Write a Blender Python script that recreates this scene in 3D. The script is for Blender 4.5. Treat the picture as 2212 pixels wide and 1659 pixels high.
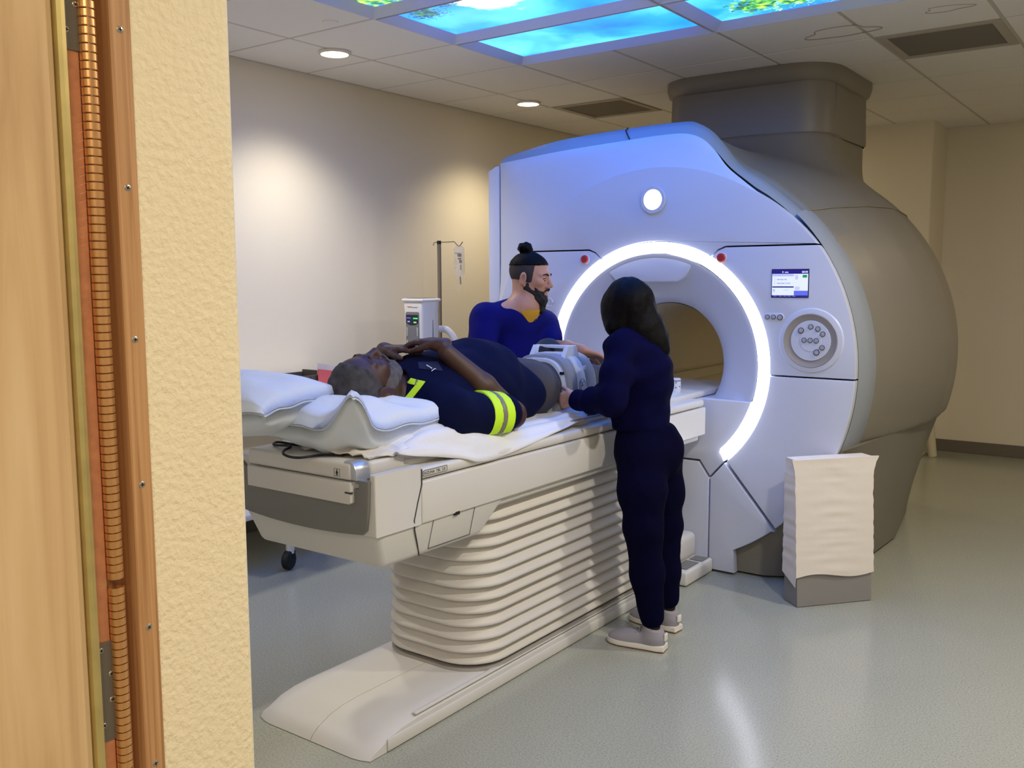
import bpy, bmesh, math, random
import numpy as np
from mathutils import Vector, Matrix, Euler
random.seed(7); rng = np.random.default_rng(7)
for o in list(bpy.data.objects): bpy.data.objects.remove(o, do_unlink=True)
SC = bpy.context.scene
COL = SC.collection

# ------------------------------------------------------------------ camera
HC = 1.48                                   # camera height
F_PX, YAW, PITCH, ROLL = 2011.8, -0.631506, -0.110462, -0.003897
def cam_axes():
    f = Vector((math.sin(YAW)*math.cos(PITCH), math.cos(YAW)*math.cos(PITCH), math.sin(PITCH)))
    r = Vector((math.cos(YAW), -math.sin(YAW), 0)); u = r.cross(f)
    c, s = math.cos(ROLL), math.sin(ROLL)
    return c*r + s*u, -s*r + c*u, f
_r, _u, _f = cam_axes()
cd = bpy.data.cameras.new('camera'); cam = bpy.data.objects.new('camera', cd); COL.objects.link(cam)
cd.sensor_width = 36; cd.lens = F_PX/2212*36; cd.clip_start = .02
M = Matrix(((_r.x, _u.x, -_f.x, 0), (_r.y, _u.y, -_f.y, 0), (_r.z, _u.z, -_f.z, HC), (0, 0, 0, 1)))
cam.matrix_world = M
SC.camera = cam

# ------------------------------------------------------------------ world, exposure
w = bpy.data.worlds.new('world'); SC.world = w; w.use_nodes = True
w.node_tree.nodes['Background'].inputs[0].default_value = (1, .84, .62, 1)
w.node_tree.nodes['Background'].inputs[1].default_value = .35
SC.view_settings.view_transform = 'Standard'; SC.view_settings.look = 'None'
SC.view_settings.gamma = 1; SC.view_settings.use_curve_mapping = False
SC.view_settings.exposure = 0.36
CEIL = 2.7394
# brightness of the room's lamps
E_SKY, E_RING, E_DOWN, E_CORR = 2.6, 1.7, 10.0, 33.0

def area_lamp(name, loc, size, power, col, rot=(0,0,0), spread=math.pi, shape='DISK', size_y=None):
    l = bpy.data.lights.new(name, 'AREA'); l.shape = shape; l.size = size
    if size_y: l.size_y = size_y
    l.energy = power; l.color = col; l.spread = spread
    o = bpy.data.objects.new(name, l); o.location = loc; o.rotation_euler = rot; COL.objects.link(o)
    return o
# corridor ceiling lamp behind the camera, outside the room
area_lamp('corridor_lamp', (.35, -.75, 2.55), .6, E_CORR, (1, .87, .70), shape='RECTANGLE', size_y=1.2)

# ------------------------------------------------------------------ helpers
def lin(c):
    return tuple(((x/255)/12.92 if x/255 <= .04045 else ((x/255+.055)/1.055)**2.4) for x in c)
def mat(name, rgb, rough=.5, metal=0., spec=.5, bump=None, vary=None, emit=None, coat=0., alpha=1., trans=0., sheen=0.):
    """bump=(scale, strength, distance) ; vary=(scale, amount) ; rgb are sRGB 0..255"""
    m = bpy.data.materials.new(name); m.use_nodes = True
    nt = m.node_tree; b = nt.nodes['Principled BSDF']
    c = lin(rgb)
    b.inputs['Base Color'].default_value = (*c, 1); b.inputs['Roughness'].default_value = rough
    b.inputs['Metallic'].default_value = metal; b.inputs['Specular IOR Level'].default_value = spec
    b.inputs['Coat Weight'].default_value = coat; b.inputs['Alpha'].default_value = alpha
    b.inputs['Transmission Weight'].default_value = trans; b.inputs['Sheen Weight'].default_value = sheen
    if emit:
        b.inputs['Emission Color'].default_value = (*lin(emit[0]), 1); b.inputs['Emission Strength'].default_value = emit[1]
    tc = nt.nodes.new('ShaderNodeTexCoord')
    if vary:
        n = nt.nodes.new('ShaderNodeTexNoise'); n.inputs['Scale'].default_value = vary[0]; n.inputs['Detail'].default_value = 6
        nt.links.new(tc.outputs['Object'], n.inputs['Vector'])
        r = nt.nodes.new('ShaderNodeMapRange'); r.inputs[1].default_value = .3; r.inputs[2].default_value = .7
        r.inputs[3].default_value = 1-vary[1]; r.inputs[4].default_value = 1+vary[1]*.5
        nt.links.new(n.outputs['Fac'], r.inputs[0])
        mx = nt.nodes.new('ShaderNodeVectorMath'); mx.operation = 'SCALE'; mx.inputs[0].default_value = c
        nt.links.new(r.outputs[0], mx.inputs['Scale']); nt.links.new(mx.outputs[0], b.inputs['Base Color'])
    if bump:
        n = nt.nodes.new('ShaderNodeTexNoise'); n.inputs['Scale'].default_value = bump[0]; n.inputs['Detail'].default_value = 5
        nt.links.new(tc.outputs['Object'], n.inputs['Vector'])
        bp = nt.nodes.new('ShaderNodeBump'); bp.inputs['Strength'].default_value = bump[1]; bp.inputs['Distance'].default_value = bump[2]
        nt.links.new(n.outputs['Fac'], bp.inputs['Height']); nt.links.new(bp.outputs[0], b.inputs['Normal'])
    return m

ORI = {}
def empty(name, loc, label=None, cat=None, group=None, kind=None):
    o = bpy.data.objects.new(name, None); o.location = loc; o.empty_display_size = .1; COL.objects.link(o)
    ORI[o] = Vector(loc); tag(o, label, cat, group, kind); return o
def tag(o, label=None, cat=None, group=None, kind=None):
    if label: o['label'] = label
    if cat: o['category'] = cat
    if group: o['group'] = group
    if kind: o['kind'] = kind
    return o
def mesh_obj(name, verts, faces, m, parent=None, smooth=False, sharp=None, me=None, origin=None):
    V = np.asarray(verts, dtype=float)
    if origin is None:
        lo, hi = V.min(0), V.max(0); origin = Vector(((lo[0]+hi[0])/2, (lo[1]+hi[1])/2, lo[2]))
    origin = Vector(origin)
    me = bpy.data.meshes.new(name)
    me.from_pydata((V-np.array(origin)).tolist(), [], [tuple(int(i) for i in f) for f in faces]); me.update()
    if m is not None:
        for mm in (m if isinstance(m, (list, tuple)) else [m]): me.materials.append(mm)
    if smooth:
        me.polygons.foreach_set('use_smooth', [True]*len(me.polygons))
        if sharp: me.set_sharp_from_angle(angle=math.radians(sharp))
    o = bpy.data.objects.new(name, me); COL.objects.link(o)
    o.location = origin - (ORI[parent] if parent else Vector((0,0,0)))
    if parent: o.parent = parent
    ORI[o] = origin
    return o
def share(src, name, loc, parent=None, rot=None):
    """another object with the same mesh data, at world loc"""
    o = bpy.data.objects.new(name, src.data); COL.objects.link(o)
    o.location = Vector(loc) - (ORI[parent] if parent else Vector((0,0,0)))
    if rot is not None: o.rotation_euler = rot
    if parent: o.parent = parent
    ORI[o] = Vector(loc); return o

class MB:
    """collects shapes for ONE mesh object"""
    def __init__(s): s.v = []; s.f = []
    def add(s, V, Fc, M=None):
        b = len(s.v)
        if M is not None: V = [tuple(M @ Vector(p)) for p in V]
        s.v += [tuple(map(float, p)) for p in V]; s.f += [tuple(b+i for i in f) for f in Fc]; return s
    def bm(s, bm, M=None):
        bm.verts.index_update()
        s.add([v.co.copy() for v in bm.verts], [[v.index for v in f.verts] for f in bm.faces], M); bm.free(); return s
    def box(s, lo, hi, bev=0., seg=2, M=None):
        bm = bmesh.new(); bmesh.ops.create_cube(bm, size=1)
        lo, hi = Vector(lo), Vector(hi)
        for v in bm.verts: v.co = Vector(((lo[i]+hi[i])/2 + v.co[i]*(hi[i]-lo[i]) for i in range(3)))
        if bev > 0: bmesh.ops.bevel(bm, geom=bm.edges[:], offset=bev, segments=seg, profile=.5, affect='EDGES')
        return s.bm(bm, M)
    def prism(s, pts, d0, d1, axis='Y', bev=0., seg=2, M=None):
        """polygon pts (2D) extruded from d0 to d1 along axis; for Y pts are (x,z), X: (y,z), Z: (x,y)"""
        def P(p, d): return {'Y': (p[0], d, p[1]), 'X': (d, p[0], p[1]), 'Z': (p[0], p[1], d)}[axis]
        bm = bmesh.new(); a = [bm.verts.new(P(p, d0)) for p in pts]; b = [bm.verts.new(P(p, d1)) for p in pts]
        n = len(pts); f0 = bm.faces.new(a); f1 = bm.faces.new(b[::-1])
        for i in range(n): bm.faces.new((a[i], b[i], b[(i+1) % n], a[(i+1) % n]))
        bmesh.ops.recalc_face_normals(bm, faces=bm.faces[:])
        if bev > 0:
            ed = list(f0.edges)+list(f1.edges)
            bmesh.ops.bevel(bm, geom=ed, offset=bev, segments=seg, profile=.5, affect='EDGES', clamp_overlap=True)
        return s.bm(bm, M)
    def loft(s, rings, closed=True, cap=True, M=None):
        n = len(rings[0]); V = [p for r in rings for p in r]; Fc = []
        for k in range(len(rings)-1):
            for i in range(n if closed else n-1):
                j = (i+1) % n; Fc.append((k*n+i, k*n+j, (k+1)*n+j, (k+1)*n+i))
        if cap and closed: Fc.append(tuple(range(n))[::-1]); Fc.append(tuple((len(rings)-1)*n+i for i in range(n)))
        return s.add(V, Fc, M)
    def tube(s, path, r, n=10, closed=False, cap=True, M=None):
        P = [Vector(p) for p in path]; N = len(P); rr = r if isinstance(r, (list, tuple)) else [r]*N
        rings = []; up = None
        for i in range(N):
            t = (P[(i+1) % N]-P[i-1]) if closed else (P[min(i+1, N-1)]-P[max(i-1, 0)])
            t.normalize()
            if up is None: up = t.orthogonal().normalized()
            up = (up - t*up.dot(t)); up = up.normalized() if up.length > 1e-6 else t.orthogonal().normalized()
            sd = t.cross(up)
            rings.append([tuple(P[i] + rr[i]*(math.cos(2*math.pi*k/n)*up + math.sin(2*math.pi*k/n)*sd)) for k in range(n)])
        if closed: rings.append(rings[0])
        return s.loft(rings, True, cap and not closed, M)
    def lathe(s, prof, n=32, M=None, cap=True):
        """prof: (r, h) around local Z"""
        rings = [[(r*math.cos(2*math.pi*k/n), r*math.sin(2*math.pi*k/n), h) for k in range(n)] for r, h in prof]
        return s.loft(rings, True, cap, M)
    def obj(s, name, m, parent=None, smooth=True, sharp=35, **k):
        return mesh_obj(name, s.v, s.f, m, parent, smooth, sharp, **k)
def frame(origin, z, x=None):
    """matrix whose local Z is z, local X is near x"""
    z = Vector(z).normalized(); x = Vector(x) if x is not None else z.orthogonal()
    x = (x - z*x.dot(z)).normalized(); y = z.cross(x)
    return Matrix(((x.x, y.x, z.x, origin[0]), (x.y, y.y, z.y, origin[1]), (x.z, y.z, z.z, origin[2]), (0, 0, 0, 1)))
def spline(pts, n=8, closed=False):
    """Catmull-Rom through points"""
    P = [Vector(p) for p in pts]; N = len(P); out = []
    rng_ = range(N if closed else N-1)
    for i in rng_:
        p1, p2 = P[i], P[(i+1) % N]
        p0 = P[i-1] if (closed or i > 0) else p1*2-p2
        p3 = P[(i+2) % N] if (closed or i+2 < N) else p2*2-p1
        for k in range(n):
            t = k/n; out.append(.5*((2*p1)+(p2-p0)*t+(2*p0-5*p1+4*p2-p3)*t*t+(3*p1-p0-3*p2+p3)*t**3))
    if not closed: out.append(P[-1])
    return out
def text_mesh(name, txt, size, M, m, parent, depth=.0006, align='LEFT', bold=0.):
    cu = bpy.data.curves.new(name, 'FONT'); cu.body = txt; cu.size = size; cu.extrude = depth; cu.align_x = align
    cu.offset = bold
    t = bpy.data.objects.new(name, cu); COL.objects.link(t)
    dg = bpy.context.evaluated_depsgraph_get(); me = bpy.data.meshes.new_from_object(t.evaluated_get(dg))
    V = [tuple(M @ v.co) for v in me.vertices]; Fc = [tuple(p.vertices) for p in me.polygons]
    bpy.data.objects.remove(t); bpy.data.curves.remove(cu); bpy.data.meshes.remove(me)
    return mesh_obj(name, V, Fc, m, parent)
def rrect(x0, x1, y0, y1, r, n=5):
    out = []
    for cx, cy, a0 in ((x1-r, y1-r, 0), (x0+r, y1-r, 90), (x0+r, y0+r, 180), (x1-r, y0+r, 270)):
        for k in range(n+1):
            a = math.radians(a0+90*k/n); out.append((cx+r*math.cos(a), cy+r*math.sin(a)))
    return out
def arc(cx, cy, r, a0, a1, n=24):
    return [(cx+r*math.cos(math.radians(a0+(a1-a0)*k/n)), cy+r*math.sin(math.radians(a0+(a1-a0)*k/n))) for k in range(n+1)]

# ------------------------------------------------------------------ implicit surfaces (for rounded bodies and people)
class SDF:
    def __init__(s, lo, hi, h):
        s.lo = np.array(lo, dtype=np.float32); s.h = float(h)
        s.n = np.ceil((np.array(hi)-s.lo)/h).astype(int)+1
        s.F = np.full(s.n, 1., np.float32)
        s.ax = [s.lo[i]+s.h*np.arange(s.n[i], dtype=np.float32) for i in range(3)]
    def block(s, lo, hi):
        a = np.clip(np.floor((np.array(lo)-s.lo)/s.h).astype(int), 0, s.n); b = np.clip(np.ceil((np.array(hi)-s.lo)/s.h).astype(int)+1, 0, s.n)
        sl = tuple(slice(a[i], b[i]) for i in range(3))
        X, Y, Z = np.meshgrid(*[s.ax[i][sl[i]] for i in range(3)], indexing='ij', sparse=True)
        return sl, X, Y, Z
    def put(s, sl, d, k, op):
        F = s.F[sl]
        if op == 'u':
            if k > 0:
                hh = np.maximum(k-np.abs(F-d), 0)/k; s.F[sl] = np.minimum(F, d)-hh*hh*k*.25
            else: s.F[sl] = np.minimum(F, d)
        else:
            d = -d
            if k > 0:
                hh = np.maximum(k-np.abs(F-d), 0)/k; s.F[sl] = np.maximum(F, d)+hh*hh*k*.25
            else: s.F[sl] = np.maximum(F, d)
    def cone(s, a, ra, b, rb, k=.02, op='u', flat=None):
        """round cone; flat=(dir, factor): thickness along dir is multiplied by factor"""
        a = np.array(a, np.float32); b = np.array(b, np.float32); m = max(ra, rb)
        if flat: m *= max(1, flat[1])
        m += k+3*s.h
        sl, X, Y, Z = s.block(np.minimum(a, b)-m, np.maximum(a, b)+m)
        if s.F[sl].size == 0: return s
        ba = b-a; L = max(float(ba@ba), 1e-9)
        px, py, pz = X-a[0], Y-a[1], Z-a[2]
        t = np.clip((px*ba[0]+py*ba[1]+pz*ba[2])/L, 0, 1)
        qx, qy, qz = px-t*ba[0], py-t*ba[1], pz-t*ba[2]
        if flat:
            n = np.array(flat[0], np.float32); n = n/np.linalg.norm(n); g = 1/flat[1]-1
            dn = (qx*n[0]+qy*n[1]+qz*n[2])*g
            qx, qy, qz = qx+dn*n[0], qy+dn*n[1], qz+dn*n[2]
        d = np.sqrt(qx*qx+qy*qy+qz*qz)-(ra+t*(rb-ra))
        if flat: d = d*min(1, flat[1])
        s.put(sl, d, k, op); return s
    def chain(s, pts, rad, k=.02, flat=None):
        for i in range(len(pts)-1): s.cone(pts[i], rad[i], pts[i+1], rad[i+1], k, 'u', flat)
        return s
    def ell(s, c, r, R=None, k=.02, op='u'):
        c = np.array(c, np.float32); r = np.array(r, np.float32); m = float(r.max())+k+3*s.h
        sl, X, Y, Z = s.block(c-m, c+m)
        if s.F[sl].size == 0: return s
        px, py, pz = X-c[0], Y-c[1], Z-c[2]
        if R is not None:
            R = np.array(R)[:3, :3]   # columns = local axes in world
            px, py, pz = (px*R[0, i]+py*R[1, i]+pz*R[2, i] for i in range(3))
        k0 = np.sqrt((px/r[0])**2+(py/r[1])**2+(pz/r[2])**2); k1 = np.sqrt((px/r[0]**2)**2+(py/r[1]**2)**2+(pz/r[2]**2)**2)+1e-9
        s.put(sl, k0*(k0-1)/k1, k, op); return s
    def rbox(s, c, hs, rr, R=None, k=.02, op='u'):
        c = np.array(c, np.float32); m = float(np.linalg.norm(hs))+k+3*s.h
        sl, X, Y, Z = s.block(c-m, c+m)
        if s.F[sl].size == 0: return s
        px, py, pz = X-c[0], Y-c[1], Z-c[2]
        if R is not None:
            R = np.array(R)[:3, :3]; px, py, pz = (px*R[0, i]+py*R[1, i]+pz*R[2, i] for i in range(3))
        qx, qy, qz = np.abs(px)-(hs[0]-rr), np.abs(py)-(hs[1]-rr), np.abs(pz)-(hs[2]-rr)
        d = np.sqrt(np.maximum(qx, 0)**2+np.maximum(qy, 0)**2+np.maximum(qz, 0)**2)+np.minimum(np.maximum(qx, np.maximum(qy, qz)), 0)-rr
        s.put(sl, d, k, op); return s
    def half(s, p, n, k=0.):
        """cut away everything on the side n points to"""
        n = np.array(n, np.float32); n = n/np.linalg.norm(n)
        sl, X, Y, Z = s.block(s.lo, s.lo+s.h*s.n)
        d = (X-p[0])*n[0]+(Y-p[1])*n[1]+(Z-p[2])*n[2]
        s.put(sl, -d, k, 's'); return s
    def fn(s, f, k=0., op='u'):
        sl, X, Y, Z = s.block(s.lo, s.lo+s.h*s.n); s.put(sl, f(X, Y, Z).astype(np.float32), k, op); return s
    def wrinkle(s, amp, freq, n=7, seed=1, stretch=(1, 1, 1)):
        r = np.random.default_rng(seed); sl, X, Y, Z = s.block(s.lo, s.lo+s.h*s.n); acc = 0
        for i in range(n):
            d = r.normal(size=3)*np.array(stretch); d = d/np.linalg.norm(d)*freq*r.uniform(.6, 1.5)
            d2 = r.normal(size=3)*freq*.4
            ph = r.uniform(0, 6.28, 2)
            acc = acc+np.sin(X*d[0]+Y*d[1]+Z*d[2]+ph[0]+1.3*np.sin(X*d2[0]+Y*d2[1]+Z*d2[2]+ph[1]))
        s.F += (amp/math.sqrt(n))*acc.astype(np.float32); return s
    def mesh(s):
        F = s.F; S = F < 0
        nx, ny, nz = F.shape
        cnt = np.zeros((nx-1, ny-1, nz-1), np.int8)
        for a in (0, 1):
            for b in (0, 1):
                for c in (0, 1): cnt += S[a:nx-1+a, b:ny-1+b, c:nz-1+c]
        act = (cnt > 0) & (cnt < 8); I = np.argwhere(act)
        idx = np.full(act.shape, -1, np.int64); idx[act] = np.arange(len(I))
        pos = np.zeros((len(I), 3)); num = np.zeros(len(I))
        cor = [(a, b, c) for a in (0, 1) for b in (0, 1) for c in (0, 1)]
        for p in cor:
            for ax in range(3):
                if p[ax]: continue
                q = list(p); q[ax] = 1
                fp = F[I[:, 0]+p[0], I[:, 1]+p[1], I[:, 2]+p[2]]; fq = F[I[:, 0]+q[0], I[:, 1]+q[1], I[:, 2]+q[2]]
                cr = (fp < 0) != (fq < 0); t = np.where(cr, fp/np.where(cr, fp-fq, 1), 0)
                e = np.tile(np.array(p, float), (len(I), 1)); e[:, ax] += t
                pos += e*cr[:, None]; num += cr
        pos = (pos/np.maximum(num, 1)[:, None]+I)*s.h+s.lo
        faces = []
        for ax in range(3):
            o = [1, 2] if ax == 0 else ([0, 2] if ax == 1 else [0, 1])
            sa = [slice(None)]*3; sb = [slice(None)]*3
            sa[ax] = slice(0, -1); sb[ax] = slice(1, None)
            for j in o: sa[j] = slice(1, -1); sb[j] = slice(1, -1)
            A, B = S[tuple(sa)], S[tuple(sb)]; E = np.argwhere(A != B)
            if len(E) == 0: continue
            base = E.copy()
            for j in o: base[:, j] += 1
            sg = A[tuple(E.T)]
            def cell(d1, d2):
                q = base.copy(); q[:, o[0]] -= d1; q[:, o[1]] -= d2; return idx[tuple(q.T)]
            Q = np.stack([cell(1, 1), cell(0, 1), cell(0, 0), cell(1, 0)], 1)
            flip = sg if ax != 1 else ~sg
            Q = np.where(flip[:, None], Q, Q[:, ::-1]); faces.append(Q)
        return pos, (np.concatenate(faces) if faces else np.zeros((0, 4), int))
    def obj(s, name, m, parent=None, sharp=None, relax=1, origin=None):
        V, Fc = s.mesh()
        if relax and len(V):
            for _ in range(relax):      # light Laplacian relaxation of voxel steps
                acc = np.zeros_like(V); c = np.zeros(len(V))
                for i in range(4):
                    a, b = Fc[:, i], Fc[:, (i+1) % 4]
                    np.add.at(acc, a, V[b]); np.add.at(c, a, 1); np.add.at(acc, b, V[a]); np.add.at(c, b, 1)
                V = V*.5+.5*acc/np.maximum(c, 1)[:, None]
        return sdf_obj(name, V, Fc, m, parent, sharp, origin)
def sdf_obj(name, V, Fc, m, parent, sharp=None, origin=None):
    lo, hi = V.min(0), V.max(0)
    og = Vector(origin) if origin is not None else Vector(((lo[0]+hi[0])/2, (lo[1]+hi[1])/2, lo[2]))
    me = bpy.data.meshes.new(name)
    me.vertices.add(len(V)); me.vertices.foreach_set('co', (V-np.array(og)).astype(np.float32).ravel())
    me.loops.add(Fc.size); me.polygons.add(len(Fc))
    me.loops.foreach_set('vertex_index', Fc.astype(np.int32).ravel())
    me.polygons.foreach_set('loop_start', np.arange(0, Fc.size, 4, dtype=np.int32))
    me.update(calc_edges=True); me.validate()
    me.polygons.foreach_set('use_smooth', [True]*len(me.polygons))
    if sharp: me.set_sharp_from_angle(angle=math.radians(sharp))
    me.materials.append(m)
    o = bpy.data.objects.new(name, me); COL.objects.link(o)
    o.location = og-(ORI[parent] if parent else Vector((0, 0, 0)))
    if parent: o.parent = parent
    ORI[o] = og; return o
# ================================================================== materials of the setting
def node_mat(name, build, **k):
    m = mat(name, (200, 200, 200), **k); build(m.node_tree, m.node_tree.nodes['Principled BSDF']); return m
def ramp(nt, stops):
    r = nt.nodes.new('ShaderNodeValToRGB'); e = r.color_ramp.elements
    while len(e) < len(stops): e.new(.5)
    for i, (p, c) in enumerate(stops): e[i].position = p; e[i].color = (*lin(c), 1)
    return r
def b_floor(nt, b):
    tc = nt.nodes.new('ShaderNodeTexCoord')
    n1 = nt.nodes.new('ShaderNodeTexNoise'); n1.inputs['Scale'].default_value = 160; n1.inputs['Detail'].default_value = 3
    n2 = nt.nodes.new('ShaderNodeTexNoise'); n2.inputs['Scale'].default_value = 1.1; n2.inputs['Detail'].default_value = 4
    for n in (n1, n2): nt.links.new(tc.outputs['Object'], n.inputs['Vector'])
    r = ramp(nt, [(.30, (146, 148, 135)), (.5, (167, 169, 155)), (.72, (178, 180, 166))]); nt.links.new(n1.outputs['Fac'], r.inputs[0])
    mr = nt.nodes.new('ShaderNodeMapRange'); mr.inputs[1].default_value = .1; mr.inputs[2].default_value = .9; mr.inputs[3].default_value = .9; mr.inputs[4].default_value = 1.05
    nt.links.new(n2.outputs['Fac'], mr.inputs[0])
    s = nt.nodes.new('ShaderNodeVectorMath'); s.operation = 'SCALE'
    nt.links.new(r.outputs[0], s.inputs[0]); nt.links.new(mr.outputs[0], s.inputs['Scale']); nt.links.new(s.outputs[0], b.inputs['Base Color'])
    mr2 = nt.nodes.new('ShaderNodeMapRange'); mr2.inputs[1].default_value = .1; mr2.inputs[2].default_value = .9; mr2.inputs[3].default_value = .13; mr2.inputs[4].default_value = .24
    nt.links.new(n2.outputs['Fac'], mr2.inputs[0]); nt.links.new(mr2.outputs[0], b.inputs['Roughness'])
    bp = nt.nodes.new('ShaderNodeBump'); bp.inputs['Strength'].default_value = .03; bp.inputs['Distance'].default_value = .002
    n3 = nt.nodes.new('ShaderNodeTexNoise'); n3.inputs['Scale'].default_value = 14; nt.links.new(tc.outputs['Object'], n3.inputs['Vector'])
    nt.links.new(n3.outputs['Fac'], bp.inputs['Height']); nt.links.new(bp.outputs[0], b.inputs['Normal'])
m_floor = node_mat('floor_vinyl', b_floor)
m_wall = mat('wall_paint', (232, 223, 202), .75, bump=(220, .15, .002))
m_base = mat('baseboard_rubber', (112, 104, 92), .5)
m_wallpeel = mat('wall_orange_peel', (240, 224, 188), .7, bump=(105, .55, .006))
m_tile = mat('ceiling_tile_fibre', (240, 236, 228), .95, bump=(350, .3, .002), vary=(300, .05))
m_tbar = mat('ceiling_grid_white', (196, 190, 178), .5)
m_white_frame = mat('panel_frame_white', (205, 210, 232), .5)
def b_wood(c0, c1, c2, sx, sc):
    def f(nt, b):
        tc = nt.nodes.new('ShaderNodeTexCoord'); mp = nt.nodes.new('ShaderNodeMapping'); mp.inputs['Scale'].default_value = (sx, sx, 1)
        nt.links.new(tc.outputs['Object'], mp.inputs['Vector'])
        n = nt.nodes.new('ShaderNodeTexNoise'); n.inputs['Scale'].default_value = sc; n.inputs['Detail'].default_value = 6; n.inputs['Distortion'].default_value = .8
        nt.links.new(mp.outputs[0], n.inputs['Vector'])
        r = ramp(nt, [(.28, c0), (.5, c1), (.75, c2)]); nt.links.new(n.outputs['Fac'], r.inputs[0]); nt.links.new(r.outputs[0], b.inputs['Base Color'])
    return f
m_door = node_mat('door_laminate', b_wood((186, 148, 104), (212, 178, 132), (226, 196, 154), 16, 1.6), rough=.4)
m_oak = node_mat('oak_stop', b_wood((158, 110, 66), (190, 142, 94), (206, 160, 112), 60, 2.2), rough=.5)
m_oakdark = node_mat('oak_channel', b_wood((132, 82, 40), (150, 98, 52), (164, 112, 62), 60, 2.2), rough=.6)
m_brass = mat('brass', (206, 188, 124), .38, .6, vary=(30, .12))
m_copper = mat('copper_sheet', (222, 154, 112), .5, .3, vary=(60, .15))
m_finger = mat('beryllium_copper', (222, 168, 112), .3, .8)
m_plate = mat('grey_steel_plate', (118, 112, 104), .5, .3)
m_screw = mat('zinc_screw', (176, 170, 160), .35, .8)
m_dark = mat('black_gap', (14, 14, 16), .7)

# ================================================================== room shell
WL, WR, WB, WF = -4.464, 2.3, 8.64, .815
def structure(o): o['kind'] = 'structure'; return o
structure(MB().box((-6, -4, -.1), (4, WB+.3, 0)).obj('floor', m_floor, smooth=False))
ceil = structure(MB().box((WL-.2, WF-.0, CEIL+.09), (WR+.2, WB+.3, CEIL+.2)).obj('ceiling', m_tile, smooth=False))
structure(MB().box((WL-.15, WF-.2, 0), (WL, WB+.15, CEIL+.095)).obj('wall_left', m_wall, smooth=False))
structure(MB().box((WL, WB, 0), (WR, WB+.15, CEIL+.095)).obj('wall_back', m_wall, smooth=False))
structure(MB().box((WR, WF-.2, 0), (WR+.15, WB+.15, CEIL+.095)).obj('wall_right', m_wall, smooth=False))
structure(MB().box((-2.9, 8.14, 0), (-1.768, WB, CEIL+.095), .012).obj('wall_column', m_wall, smooth=False))
structure(MB().box((WL, WB-.012, 0), (WR, WB, .102), .004).obj('baseboard_back', m_base, smooth=False))
structure(MB().box((WL, WF, 0), (WL+.012, WB, .102), .004).obj('baseboard_left', m_base, smooth=False))
# wall with the doorway: bull-nosed end seen at the left of the picture
pts = [(WL, .655), (-1.056, .655), (-1.056, .668), (-1.05, .668)] + [(-1.05-.019*(1-math.cos(math.radians(a))), .796+.019*math.sin(math.radians(a))) for a in range(0, 91, 15)] + [(WL, WF)]
wf = structure(MB().prism(pts, 0, CEIL+.1, 'Z').obj('wall_front', m_wallpeel, sharp=30))
structure(MB().box((.62, .62, 0), (WR, WF, CEIL+.1), .01).obj('wall_front', m_wallpeel, smooth=False))
structure(MB().box((-1.3, .62, 2.2), (.8, WF, CEIL+.1), .01).obj('wall_lintel', m_wallpeel, smooth=False))
structure(MB().box((-1.2, -3.2, 2.62), (2.2, .62, 2.72)).obj('ceiling_corridor', m_tile, smooth=False))
structure(MB().box((-1.35, -3.2, 0), (-1.2, .45, 2.62)).obj('wall_corridor', m_wall, smooth=False))

# ceiling: lay-in tiles on a T-bar grid
GX0, GP, GY0 = -3.287, .6113, 3.3757
skycells = {(c, r) for r in range(-2, 2) for c in range(0, 4)}
ventcells = {(-1, 4), (3, 3)}
def gx(c): return GX0+GP*c
def gy(r): return GY0+.61*r
tilemesh = None
grid = MB()
for c in range(-2, 9):
    for r in range(-4, 9):
        x0, x1 = max(gx(c), WL), min(gx(c+1), WR); y0, y1 = max(gy(r), WF), min(gy(r+1), WB)
        if x1-x0 < .05 or y1-y0 < .05 or (c, r) in skycells or (c, r) in ventcells: continue
        full = abs(x1-x0-GP) < 1e-6 and abs(y1-y0-.61) < 1e-6
        loc = ((x0+x1)/2, (y0+y1)/2, CEIL)
        if full and tilemesh: share(tilemesh, 'ceiling_tile', loc, ceil)
        else:
            hx, hy = (x1-x0)/2-.009, (y1-y0)/2-.009
            o = mesh_obj('ceiling_tile', *(lambda m: (m.v, m.f))(MB().box((loc[0]-hx, loc[1]-hy, CEIL), (loc[0]+hx, loc[1]+hy, CEIL+.016), .003, 1)), m_tile, ceil, origin=loc)
            if full: tilemesh = o
for c in range(-1, 9):
    if gx(c) < WR:
        for a_, b_ in (((WF, gy(-2)), (gy(2), WB)) if c in (1, 3) else ((WF, WB),)): grid.box((gx(c)-.0085, a_, CEIL+.002), (gx(c)+.0085, b_, CEIL+.018))
for r in range(-4, 9):
    if WF < gy(r) < WB: grid.box((WL, gy(r)-.0085, CEIL+.0025), (WR, gy(r)+.0085, CEIL+.0175))
grid.obj('ceiling_grid', m_tbar, ceil, smooth=False)
# wall angle around the left and back
MB().box((WL, WF, CEIL-.002), (WL+.02, WB, CEIL+.004)).obj('wall_angle', m_tbar, ceil, smooth=False)

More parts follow.
